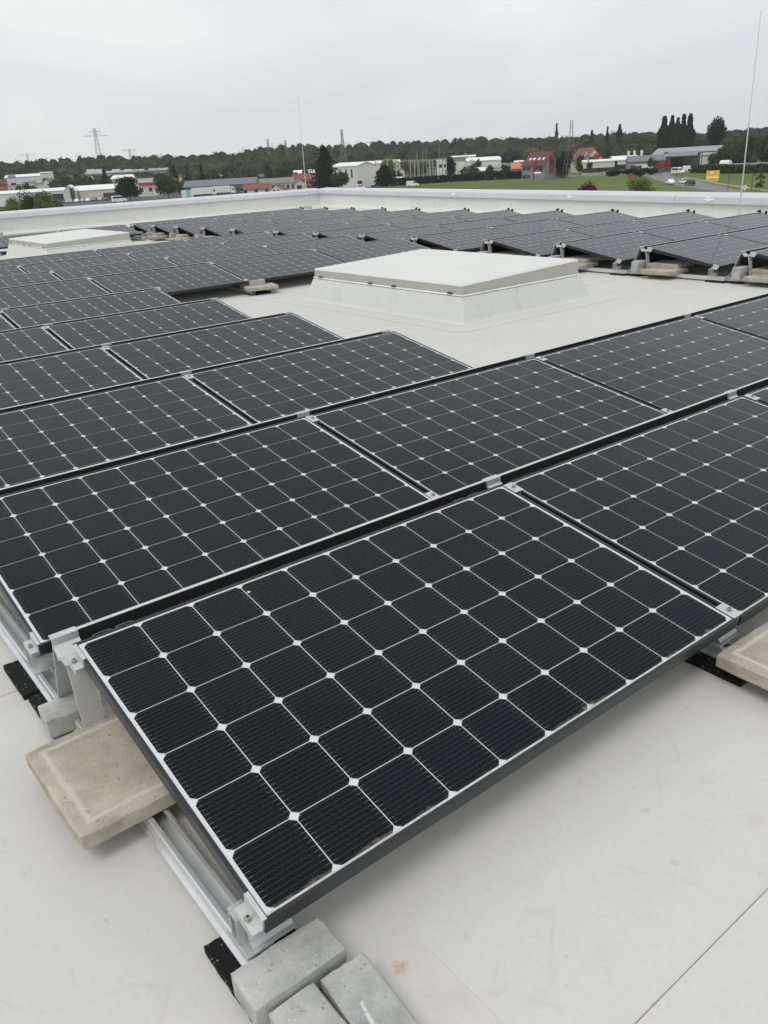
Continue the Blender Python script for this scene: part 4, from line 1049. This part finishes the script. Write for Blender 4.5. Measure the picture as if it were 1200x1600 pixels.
# white gabled hall by the spruce: long side to the left, gable to the right
h_ = hall('white_hall', 'tall white hall with gable end right of the spruce', 556, 588, 428, 258.5, 253, 34, 'wall_white', 'roof_white', 24, 'y', doors=[(.1, 2.4, 3, 'door_dark')]); bl.append(h_)
w = h_['_w']
for k in range(4):
    b = MB(); b.box(-w/2-0.06, -w/2+0.05, 6+k*7, 8+k*7, 4.5, 8.2); b.build('window', M['win'], h_)
h_ = hall('flat_hall', 'pale flat roofs beyond the white gabled hall', 545, 625, 560, 256, 252, 20, 'wall_white', 'roof_white', 0, 'x'); bl.append(h_)
h_ = hall('control_house', 'small cream hut inside the substation', 611, 627, 440, 279, 277.5, 6, 'wall_cream', 'roof_white', 0, 'x', wins=row(2, .5, 1.2, 1.0, .3, .7)); bl.append(h_)
h_ = hall('small_house', 'tiny white house behind the substation posts', 622, 631, 500, 268, 263, 7, 'wall_white', 'roof_slate', 10, 'y', wins=[(.5, .5, 1.4, 1.4)]); bl.append(h_)
h_ = hall('white_block', 'white block with windows left of the white shed', 682, 702, 520, 251, 250, 12, 'wall_white', 'roof_white', 0, 'x', wins=row(2, .7, 2.2, 1.8, .3, .7)); bl.append(h_)
h_ = hall('white_shed', 'white flat-topped building with grey band behind the poles', 703, 743, 520, 245, 243.5, 14, 'wall_white', 'roof_white', 0, 'x', wins=[(.3, .9, 12, 2.2, 'wall_grey')]); bl.append(h_)
h_ = hall('white_shed', 'long white shed with shallow roof in the middle distance', 730, 783, 500, 251, 246, 16, 'wall_white', 'roof_white', 6, 'x', doors=[(.78, 3, 4, 'door_dark'), (.9, 3, 4, 'door_dark')]); bl.append(h_)
h_ = hall('low_shop', 'low shop with grey roof before the white shed', 744, 812, 455, 262, 256.5, 12, 'wall_white', 'roof_grey', 2, 'x', wins=[(.42, .45, 4, 3), (.62, .45, 4, 3), (.8, .45, 3, 3)]); bl.append(h_)
h_ = hall('stall', 'small blue and white stall before the low shop', 744, 758, 440, 267, 262, 6, 'blue', 'wall_white', 0, 'x', wins=[(.6, .5, 1.6, 2)]); bl.append(h_)
h_ = hall('orange_building', 'building with orange roof left of the grey house', 800, 820, 430, 264, 257, 12, 'wall_grey', 'wall_orange', 4, 'x', doors=[(.5, 4, 2.8, 'door_dark')]); bl.append(h_)
h_ = hall('orange_building', 'small orange-pink block behind the orange roof', 804, 818, 470, 253, 251.5, 10, 'wall_orange', 'roof_white', 0, 'x', wins=[(.4, .8, 2, 2)]); bl.append(h_)
b = MB(); p0, p1 = gp(759, 281), gp(798, 279); L = (p1-p0).length; b.box(0, L, -0.15, 0.15, -0.2, 2.1)
o = b.build('garden_wall', M['wall_white']); o.location = p0; o.rotation_euler.z = math.atan2(p1.y-p0.y, p1.x-p0.x); tag(o, 'low white wall before the shops behind the hedge', 'wall')
# grey house with red-brown roof and magenta bays
h_ = hall('grey_house', 'grey house with steep dark red roof and magenta bays', 813, 853, 392, 259, 239, 15, 'wall_grey', 'roof_red', -30, 'x', over=.4,
          wins=[(.12, .78, 1.5, 1.4), (.3, .78, 1.5, 1.4), (.12, .25, 1.9, 1.7), (.3, .25, 1.5, 1.4), (.66, .78, 1.3, 1.4), (.85, .7, 2, 2.2), (.66, .25, 1.3, 1.4)]); bl.append(h_)
w, he, hr = h_['_w'], h_['_he'], h_['_hr']
b = MB(); b.box(w*.04, w*.14, -0.5, 0.6, 0, he+1.6); by = b.build('bay', M['magenta'], h_); b = MB(); b.box(w*.065, w*.115, -0.56, -0.4, he*.55, he*.8); b.box(w*.065, w*.115, -0.56, -0.4, he*.2, he*.42); b.build('bay_window', M['win'], by)
b = MB(); b.box(w/2-0.3, w/2+0.35, 4.6, 8.2, he*.45, hr-1.2); by = b.build('bay', M['magenta'], h_); b = MB(); b.box(w/2+0.3, w/2+0.42, 5.0, 6.1, he*1.05, he*1.35); b.box(w/2+0.3, w/2+0.42, 6.7, 7.8, he*1.05, he*1.35); b.build('bay_window', M['win'], by)
rf = [c_ for c_ in h_.children if c_.name.startswith('roof')][0]
for fx in (-.3, -.12, .1, .3):
    b = MB(); sl = (hr-he)/7.5; y_ = 3.4; zc = he+sl*y_+0.27; b.prism([(y_-.6, zc-.6*sl+.02), (y_+.6, zc+.6*sl+.02), (y_+.6, zc+.6*sl+.1), (y_-.6, zc-.6*sl+.1)], w*fx-.5, w*fx+.5, 'x'); b.build('roof_window', M['wall_white'], rf)
h_ = hall('garages', 'white and grey garage doors at the corner of the grey house', 836, 845, 372, 271, 270, 5, 'wall_white', 'roof_white', 0, 'x', doors=[(.2, .8, 2.6, 'wall_grey'), (.5, .8, 2.6, 'wall_grey'), (.8, .8, 2.6, 'wall_grey')]); bl.append(h_)
# cream house with red tiled hipped roof and a heart on the gable
h_ = hall('cream_house', 'cream gabled house with red tiled roof and red heart', 914, 943, 470, 249, 231, 22, 'wall_cream', 'roof_tile', 20, 'y', over=.6, wins=[(.28, 1.06, 1.4, 1.9), (.55, 1.06, 1.2, 1.9), (.4, .55, 1.4, 1.6), (.7, .55, 1.4, 1.6)]); bl.append(h_)
w, he, hr = h_['_w'], h_['_he'], h_['_hr']
pts = []
for k in range(24):
    a = 2*math.pi*k/24; pts.append((0.115*16*math.sin(a)**3, 0.115*(13*math.cos(a)-5*math.cos(2*a)-2*math.cos(3*a)-math.cos(4*a))))
b = MB(); b.prism([(w*.2+x, he*1.22+z) for x, z in pts], -0.10, 0.02, 'y'); b.build('heart_emblem', M['red_trim'], h_)
rf = [c_ for c_ in h_.children if c_.name.startswith('roof')][0]
for y_ in (4, 9):
    b = MB(); sl = (hr-he)/(w/2); xq_ = -w*.3; zc = hr+sl*xq_+.27; b.prism([(xq_-.7, zc-.7*sl+.03), (xq_-.7, zc-.7*sl+.1), (xq_+.7, zc+.7*sl+.1), (xq_+.7, zc+.7*sl+.03)], y_, y_+1.6, 'y'); b.build('roof_window', M['wall_white'], rf)
h_ = hall('low_shop', 'long low white shop before the cream house', 912, 962, 440, 252.5, 250, 14, 'wall_cream', 'roof_white', 4, 'x', wins=row(4, .3, 5, 2.0, .12, .85)); bl.append(h_)
h_ = hall('low_shop', 'white shop with shed roof right of the cream house', 960, 1001, 455, 250, 244, 16, 'wall_white', 'roof_white', 10, 'x', wins=row(3, .4, 4, 2.4, .2, .8)); bl.append(h_)
h_ = hall('solar_shop', 'shop with blue-grey solar roof left of the red building', 984, 1042, 432, 252, 243.5, 16, 'wall_grey', 'roof_solar', 6, 'x', wins=[(.2, .4, 5, 2.2), (.42, .45, 8, 2.6, 'wall_white'), (.9, .5, 7, 3.4, 'wall_red')]); bl.append(h_)
h_ = hall('big_hall', 'big hall with pale grey pitched roof before the poplars', 1014, 1128, 470, 244, 231, 34, 'wall_darkgrey', 'roof_grey', -12, 'x', over=.5, wins=[(.8, .45, 9, 6, 'wall_white')]); bl.append(h_)
h_ = hall('red_building', 'red clad building with solar roof at the roundabout', 1043, 1090, 432, 244, 238, 16, 'wall_red', 'roof_solar', -5, 'x', over=.4, wins=[(.42, .5, 7, 5, 'leaf_dark'), (.72, .45, 4, 6), (.9, .4, 6, 6.5, 'door_dark')]); bl.append(h_)
hr_ = random.Random(31)
spots_ = [(20, 274), (44, 281), (90, 279), (108, 274), (140, 277), (176, 272), (206, 275), (228, 273), (266, 277), (286, 273), (306, 278), (336, 273), (372, 276), (384, 271), (410, 273), (428, 276)]
for k, (px, tp) in enumerate(spots_):
    d_ = hr_.uniform(525, 600); wp = hr_.uniform(9, 17); cn, rm = hr_.choice((('grey', 'roof_grey'), ('red', 'roof_red'), ('pale', 'roof_white'), ('dark', 'roof_slate'), ('tiled', 'roof_tile')))
    h_ = hall('small_house', '%s small house from the left among the far roofs, %s roof' % (ordn(k), cn), px-wp/2, px+wp/2, d_, tp+hr_.uniform(3, 5), tp, hr_.uniform(8, 12), hr_.choice(('wall_white', 'wall_cream', 'wall_grey')), rm, hr_.uniform(-30, 30), hr_.choice('xy'), wins=[(.3, .75, 1.2, 1.3), (.7, .75, 1.2, 1.3), (.3, .4, 1.2, 1.3), (.7, .4, 1.2, 1.3)], group='far houses of the estate'); bl.append(h_)
for o in bl: fin(o)
# steel canopy
def canopy():
    root = empty('canopy', gp(1092, 262), facing(1112)-math.pi/2-R(6)); tag(root, 'dark steel canopy frame right of the red building', 'canopy')
    b = MB()
    for x in (0, 6, 12): 
        for y in (0, 8): b.box(x-.18, x+.18, y-.18, y+.18, -.2, 6.6)
    b.build('post', M['wall_darkgrey'], root)
    b = MB(); b.box(-.5, 12.6, -.3, .1, 6.6, 7.1); b.box(-.5, 12.6, 7.9, 8.3, 6.6, 7.1); b.box(-.5, -.1, .1, 7.9, 6.6, 7.1); b.box(12.2, 12.6, .1, 7.9, 6.6, 7.1); b.build('beam', M['wall_darkgrey'], root)
canopy()
b = MB(); b.tube((0, -2.2, 1.9), (0, 2.2, 1.9), 1.5, n=14); b.box(-.8, .8, -1.8, 1.8, 0, .6); o = b.build('tank', M['car_white']); o.location = gp(1133, 263); tag(o, 'white round tank beside the steel canopy', 'tank')
# embankment with a pale crash wall
p0, p1 = gp(1090, 268), gp(1260, 263); b = MB(); L = (p1-p0).length; b.prism([(-4, -.2), (4, -.2), (1.5, 2.6), (-1.5, 2.6)], 0, L, 'x'); o = b.build('embankment', M['gravel']); o.location = p0; o.rotation_euler.z = math.atan2(p1.y-p0.y, p1.x-p0.x); tag(o, 'pale gravel embankment at the right edge', kind='structure')

# ---- masts, poles, signs
def lattice(name, label, px, d, top_py, bw, tw, arms, base_py=None, mat='lattice', thick=.14, group=None):
    p = dp(px, d) if base_py is None else gp(px, base_py); p.z = land(p.x, p.y); d = math.hypot(p.x-CAM.x, p.y-CAM.y)
    H = zat(px, top_py, d)-(p.z-ZG); root = empty(name, p, facing(px)-math.pi/2+R(18)); tag(root, label, 'pylon', group)
    b = MB(); n = max(6, int(H/4)); pr_ = None
    for k in range(n+1):
        t_ = k/n; w = (bw+(tw-bw)*min(1, t_*1.15))/2; z = H*t_; c = [(-w, -w, z), (w, -w, z), (w, w, z), (-w, w, z)]
        if pr_:
            for j in range(4): b.bar(pr_[j], c[j], thick); b.bar(pr_[j], c[(j+1) % 4], thick*.6); b.bar(c[j], c[(j+1) % 4], thick*.6)
        pr_ = c
    b.build('mast', M[mat], root)
    for (fz, half) in arms:
        b = MB(); z = H*fz
        for sg in (-1, 1):
            b.bar((0, -.4, z), (sg*half, 0, z+.3), thick); b.bar((0, .4, z), (sg*half, 0, z+.3), thick); b.bar((0, 0, z+1.6), (sg*half, 0, z+.3), thick)
            for q in (.55, 1): b.bar((sg*half*q, 0, z+.2), (sg*half*q, 0, z-1.6), thick*.7)
        b.build('crossarm', M[mat], root)
lattice('lattice_mast', 'grey lattice mast on the meadow right of the grey house', 890, 322, 188, 5.0, .7, [(.62, 4)], 291, thick=.085)
lattice('pylon', 'tall pale pylon with wide crossarms above the wood at left', 160, 1050, 200, 8, 2.2, [(.84, 13), (.93, 6)], thick=.24, group='power pylons')
lattice('pylon', 'distant small pylon right of the tall one above the wood', 208, 1000, 232, 5, 1.4, [(.93, 8)], thick=.18, group='power pylons')
lattice('pylon', 'faint pylon at the left above the wood', 50, 1100, 240, 5, 1.4, [(.95, 8)], thick=.16, group='power pylons')
lattice('lattice_mast', 'slim lattice mast above the wood left of the lightning rod', 422, 760, 217, 3.5, 1.0, [], thick=.22, group='lattice masts')
lattice('lattice_mast', 'slim lattice mast just left of the lightning rod', 449, 760, 219, 3.5, 1.0, [], thick=.22, group='lattice masts')
lattice('lattice_mast', 'lattice mast rising above the wood over the white hall', 537, 520, 202, 5, .8, [], thick=.2, group='lattice masts')
def pole(label, px, base_py, top_py, r_=.14, mat='post_grey', group='poles', name='pole', extra=None):
    p = gp(px, base_py); d = gd(px, base_py); H = zat(px, top_py, d); b = MB(); b.tube((0, 0, -.2), (0, 0, H), r_, r_*.8, n=8)
    if extra == 'lamp': b.box(-.1, 1.6, -.15, .15, H-.15, H+.1)
    if extra == 'cross': b.box(-1.2, 1.2, -.1, .1, H-1.2, H-.9)
    if extra == 'flag':
        b.add([(0.12, 0, H-.2), (1.1, .2, H-.4), (1.0, .1, H-4.0), (0.12, 0, H-3.8), (0.12, .06, H-.2), (1.1, .26, H-.4), (1.0, .16, H-4.0), (0.12, .06, H-3.8)], [(0, 1, 2, 3), (7, 6, 5, 4), (0, 4, 5, 1), (1, 5, 6, 2), (2, 6, 7, 3)])
    o = b.build(name, M[mat]); o.location = p; o.rotation_euler.z = facing(px)-math.pi/2; tag(o, label, 'pole', group)
for k, px in enumerate((979, 988, 999)): pole('%s flagpole from the left before the solar-roofed shop' % ordn(k), px, 268, 235-k*.6, .1, 'sign_white', 'flagpoles at the shops', 'flagpole', 'flag')
for k, (px, bp, tp, e) in enumerate(((653, 283, 236, None), (662, 282, 234, None), (667, 281.5, 231, None), (687, 281, 225, None), (709, 280, 246, None), (716, 282, 250, None), (728, 280, 237, 'cross'), (738, 281, 247, 'cross'), (240, 312, 293, 'lamp'), (506, 297, 271, None), (632, 289, 262, None))):
    pole('%s grey pole from the left among the substation and yard poles' % ordn(k) if px > 600 else 'thin grey pole %s' % ('before the red-trimmed house' if px == 240 else 'before the tall spruce'), px, bp, tp, .13, 'post_grey', 'grey poles', 'pole', e)
for k, (px, bp, tp) in enumerate(((1137, 297, 262), (1174, 296, 256), (1033, 277, 262), (1056, 283, 258), (1106, 282, 250))):
    pole('thin dark pole beside the road, %s from the left' % ordn(sorted((1137, 1174, 1033, 1056, 1106)).index(px)), px, bp, tp, .07, 'door_dark', 'roadside poles', 'pole')
def portal(label, pxs, base_py, top_py, back, group='substation portals'):
    p = gp(pxs[0], base_py); d = gd(pxs[0], base_py); H = zat(pxs[0], top_py, d)
    q = dp(pxs[-1], gd(pxs[-1], base_py-(pxs[-1]-pxs[0])*.045)); v = q-p; L = v.length
    root = empty('substation_portal', p, math.atan2(v.y, v.x)); tag(root, label, 'portal', group)
    n = len(pxs)
    for k in range(n):
        x = L*(pxs[k]-pxs[0])/(pxs[-1]-pxs[0]); b = MB(); b.box(x-.19, x+.19, -.19, .19, -.2, H); b.build('post', M['post_grey'], root)
    b = MB(); b.box(-.4, L+.4, -.14, .14, H, H+.26); b.build('beam', M['post_grey'], root)
    for k in range(int(L/3)):
        b = MB(); x = 1.5+k*3; b.tube((x, 0, H), (x, 0, H-1.4), .12, .12, n=6); b.build('insulator', M['wall_brick'], root)
portal('front portal row of the substation', [620, 649, 648.5+24, 697], 288, 252.5, 0)
portal('second portal row of the substation', [642, 655, 671, 676], 284, 253, 0)
portal('left portal of the substation behind the drooping tree', [588, 606, 620], 285, 251, 0)
portal('low right portal of the substation', [669, 680], 281, 262, 0)
portal('right portal of the substation beside the white block', [692, 709], 283, 250, 0)
rr = random.Random(4)
for k in range(34):
    px = rr.uniform(628, 735); bp = rr.uniform(279, 283)-(px-620)*.02; p = gp(px, bp); b = MB(); hh = rr.uniform(2.2, 4.6)
    b.box(-.35, .35, -.35, .35, -.1, hh*.45); b.tube((0, 0, hh*.45), (0, 0, hh), .22, .14, n=8); b.cbox(-.5, .5, -.2, .2, hh-.15, hh+.1, .03)
    o = b.build('switchgear', M[('post_grey', 'wall_grey', 'wall_darkgrey', 'wall_brick')[k % 4]]); o.location = p; o.rotation_euler.z = rr.uniform(0, 3); tag(o, 'small switchgear post standing in the substation yard', 'switchgear', 'substation switchgear')
# yellow roadside board
def board():
    p = gp(1112, 291); d = gd(1112, 291); w = (dp(1123, d)-dp(1102, d)).length; z0, z1 = zat(1112, 283.5, d), zat(1112, 266.5, d)
    root = empty('yellow_sign', p, facing(1112)-math.pi/2-R(6)); tag(root, 'large yellow roadside board on two posts before the meadow', 'sign')
    b = MB(); b.cbox(-w/2, w/2, -.06, .06, z0, z1, .02); bd = b.build('board', M['yellow'], root)
    for sx in (-.42, .42): b = MB(); b.box(w*sx-.08, w*sx+.08, .07, .2, -.2, z1-.3); b.build('post', M['post_grey'], root)
    h = z1-z0
    for (x0, x1, a, c, mt) in ((-.24, .06, .72, .86, 'sign_white'), (-.42, -.06, .30, .46, 'sign_white'), (.02, .40, .30, .46, 'sign_white'), (-.1, .2, .12, .2, 'orange_print')):
        b = MB(); b.box(w*x0, w*x1, -.075, -.064, z0+h*a, z0+h*c); b.build('print', M[mt], bd)
board()
p = gp(1163, 303); d = gd(1163, 303)
root = empty('diamond_sign', p, facing(1163)-math.pi/2); tag(root, 'small white diamond road sign behind the parapet at right', 'sign')
zc = zat(1163, 293, d); b = MB(); b.tube((0, 0, -.2), (0, 0, zc), .04, n=8); b.build('post', M['post_grey'], root)
b = MB(); b.prism([(-.6, zc), (0, zc-.6), (.6, zc), (0, zc+.6)], -.08, -.05, 'y'); pl_ = b.build('plate', M['sign_white'], root)
b = MB(); b.prism([(-.34, zc), (0, zc-.34), (.34, zc), (0, zc+.34)], -.10, -.082, 'y'); b.build('centre', M['yellow'], pl_)

# ---- vehicles
def wheels(root, L, W, r_):
    for sx in (-.31, .31):
        for sy in (-1, 1):
            b = MB(); y = sy*(W/2-.1); b.tube((L*sx, y-.11, r_), (L*sx, y+.11, r_), r_, n=14); wh = b.build('wheel', M['tyre'], root)
            b = MB(); b.tube((L*sx, y+sy*.115, r_), (L*sx, y+sy*.125, r_), r_*.6, n=10); b.build('rim', M['car_silver'], wh)
def car(label, p, rz, mat, kind='car', group='cars', s=1.0):
    root = empty({'car': 'car', 'van': 'van', 'bus': 'minibus'}[kind], p, rz); tag(root, label, {'car': 'car', 'van': 'van', 'bus': 'minibus'}[kind], group)
    if kind == 'car': L, W, prof, win = 4.3, 1.78, [(-2.15, .35), (2.1, .35), (2.15, .62), (2.0, .82), (1.15, .95), (.5, 1.42), (-1.2, 1.46), (-1.95, 1.0), (-2.15, .9)], [(.98, .98), (.48, 1.36), (-1.12, 1.39), (-1.75, 1.02)]
    elif kind == 'van': L, W, prof, win = 5.6, 2.0, [(-2.8, .4), (2.7, .4), (2.8, .8), (2.6, 1.15), (1.75, 1.35), (.95, 2.2), (.6, 2.35), (-2.7, 2.4), (-2.8, 2.2)], [(1.65, 1.40), (.95, 2.12), (.35, 2.12), (.35, 1.40)]
    else: L, W, prof, win = 5.9, 2.0, [(-2.9, .4), (2.8, .4), (2.9, .85), (2.6, 1.2), (1.9, 1.4), (1.1, 2.3), (.7, 2.5), (-2.8, 2.55), (-2.9, 2.3)], [(1.8, 1.5), (1.1, 2.2), (-2.5, 2.25), (-2.5, 1.5)]
    b = MB(); n = len(prof); wd = [W/2*(1 if z < 1.0 else (.86 if kind == 'car' else .95)) for _, z in prof]
    vs = [(x, -q, z) for (x, z), q in zip(prof, wd)]+[(x, q, z) for (x, z), q in zip(prof, wd)]
    b.add(vs, [tuple(range(n)), tuple(reversed(range(n, 2*n)))]+[(k, n+k, n+(k+1) % n, (k+1) % n) for k in range(n)]); b.build('body', M[mat], root)
    q = W/2*(.90 if kind == 'car' else .965)
    for sg in (-1, 1):
        b = MB(); pf = [(x, sg*q, z) for x, z in win]; b.face(pf if sg > 0 else pf[::-1]); b.face([(x, sg*(q+.02), z) for x, z in (win if sg > 0 else win[::-1])]); b.build('side_window', M['win'], root)
    b = MB(); (xa, za), (xb, zb) = win[0], win[1]; b.face([(xa+.12, -q*.88, za), (xa+.12, q*.88, za), (xb+.1, q*.8, zb), (xb+.1, -q*.8, zb)]); b.build('windscreen', M['win'], root)
    if kind != 'van':
        (xa, za), (xb, zb) = win[-1], win[-2]; b = MB(); b.face([(xa-.28, q*.88, za), (xa-.28, -q*.88, za), (xb-.3, -q*.8, zb), (xb-.3, q*.8, zb)]); b.build('rear_window', M['win'], root)
    for sg in (-1, 1):
        b = MB(); b.box(L/2-.22, L/2-.01, sg*W*.38-.16, sg*W*.38+.16, .66, .80); b.build('headlight', M['sign_white'], root)
    wheels(root, L, W, .32 if kind == 'car' else .36); root.scale = (s, s, s); return root
cols_ = ['car_silver', 'car_dark', 'car_silver', 'car_white', 'car_silver', 'car_white', 'car_blue', 'car_silver', 'car_dark', 'car_silver']
for k, px in enumerate((92, 100, 111, 121, 130, 138.5, 148, 157.5, 168, 105)):
    car('%s parked car from the left in the row before the white hall' % ordn([0, 1, 3, 4, 5, 6, 7, 8, 9, 2][k]), gp(px, 318.2-.07*(px-92)), facing(px)+math.pi+R(-14), cols_[k], 'car', 'cars parked before the white hall', 1.15)
car('white minibus parked at the right end of the car row', gp(187, 316), facing(187)-math.pi/2+R(8), 'car_white', 'bus', None, 1.15)
car('white van parked on the meadow edge before the hedge', gp(645, 291.5), facing(645)-math.pi/2, 'car_white', 'van', None)
car('small white van beside the gable of the white hall', gp(562, 296), facing(562)-math.pi/2+R(-30), 'car_white', 'van', None, .9)
car('dark car beside the drooping tree', gp(587, 294.5), facing(587)-math.pi/2+R(-20), 'car_dark', 'car', None)
car('white car driving on the road, leftmost of three', gp(1047, 288), facing(1047)+math.pi+R(14), 'car_white', 'car', 'cars on the road')
car('white car driving on the road, middle of three', gp(1067, 287), facing(1067)+R(14), 'car_white', 'car', 'cars on the road')
car('dark off-road car on the road, rightmost of three', gp(1078, 290), facing(1078)+R(14), 'car_dark', 'car', 'cars on the road', 1.1)
car('orange red car turning at the roundabout', gp(988, 279), facing(988)-math.pi/2, 'car_red', 'car', None)
car('grey car on the road behind the meadow', gp(945, 273), facing(945)+math.pi/2, 'car_silver', 'car', None)
car('white minibus parked beside the road at the red building', gp(1059, 272), facing(1059)+math.pi+R(40), 'car_white', 'bus', None)
car('white van parked right of the minibus at the red building', gp(1077, 268), facing(1077)-math.pi/2, 'car_white', 'van', None)
for k, (px, py) in enumerate(((1041, 269.5), (1034, 268.8), (1024, 272), (1099, 266.5), (1112, 265))):
    car('%s parked car from the left near the red building' % ordn([2, 1, 0, 3, 4][k]), gp(px, py), facing(px)-math.pi/2+R(10), ['car_dark', 'car_dark', 'car_dark', 'car_white', 'car_dark'][k], 'car', 'cars parked near the red building')
def truck(label, px, py, rz, cabside=1):
    root = empty('truck', gp(px, py), rz); tag(root, label, 'truck', 'white trucks')
    b = MB(); b.cbox(-6.5, 2.6, -1.25, 1.25, 1.0, 4.0, .06); b.build('box_body', M['car_white'], root)
    b = MB(); b.prism([(2.8, .6), (5.0, .6), (5.05, 1.6), (4.75, 3.0), (3.9, 3.7), (2.8, 3.7)], -1.2, 1.2, 'y'); b.build('cab', M['car_white'], root)
    b = MB(); b.box(4.84, 4.98, -1.0, 1.0, 1.9, 2.7); b.build('windscreen', M['win'], root)
    for sg in (-1, 1): b = MB(); b.box(3.6, 4.5, sg*1.2-.03, sg*1.2+.03, 1.9, 2.7); b.build('side_window', M['win'], root)
    for x in (-5, -3.8, 3.7):
        for sg in (-1, 1): b = MB(); b.tube((x, sg*1.0-.15, .5), (x, sg*1.0+.15, .5), .5, n=14); b.build('wheel', M['tyre'], root)
truck('white truck with its cab at the right before the grey hall', 352, 304, facing(352)-math.pi/2+R(6))
truck('white truck left of the other, before the grey hall', 322, 306.5, facing(322)-math.pi/2+R(10))
for k, (px, mt) in enumerate(((290, 'car_white'), (297, 'teal'), (303, 'car_white'))):
    b = MB(); b.cbox(-1.6, 1.6, -1.2, 1.2, 0, 3.2, .08); b.box(-1.62, 1.62, -1.22, -1.2, 1.4, 1.7); b.box(-1.4, -1.2, -1.0, 1.0, -.2, 0); o = b.build('container', M[mt]); o.location = gp(px, 308.5-.06*(px-290)); o.rotation_euler.z = facing(px)-math.pi/2+R(12); tag(o, '%s container from the left beside the white trucks' % ordn(k), 'container', 'containers')

# ---- far hills
b = MB(); rr = random.Random(8); n = 90; vs = []
for k in range(n+1):
    px = -300+1900*k/n; a = facing(px); d = 2150
    h = 24+5*math.sin(px*.006+1.2)+3*math.sin(px*.021)
    for (dd, hh) in ((d, -20), (d+60, h*.7), (d+130, h), (d+200, h*.5)):
        vs.append((CAM.x+math.cos(a)*dd, CAM.y+math.sin(a)*dd, ZG+max(5, hh)))
b.add(vs, [(k*4+j, (k+1)*4+j, (k+1)*4+j+1, k*4+j+1) for k in range(n) for j in range(3)], True)
tag(b.build('hills', M['wooded']), 'faint distant hills on the horizon', kind='structure')
# ---- air
hz = NT('hazy_air'); pv = hz.n('ShaderNodeVolumePrincipled'); pv.inputs['Density'].default_value = 0.00013; pv.inputs['Color'].default_value = (0.95, 0.97, 0.99, 1); pv.inputs['Anisotropy'].default_value = 0.2
hz.l(pv.outputs[0], hz.out.inputs['Volume'])
b = MB(); b.box(-2550, 2550, -2550, 2550, ZG-1.2, 76); ho = b.build('haze', hz.m); tag(ho, 'thin grey haze in the air', kind='stuff')
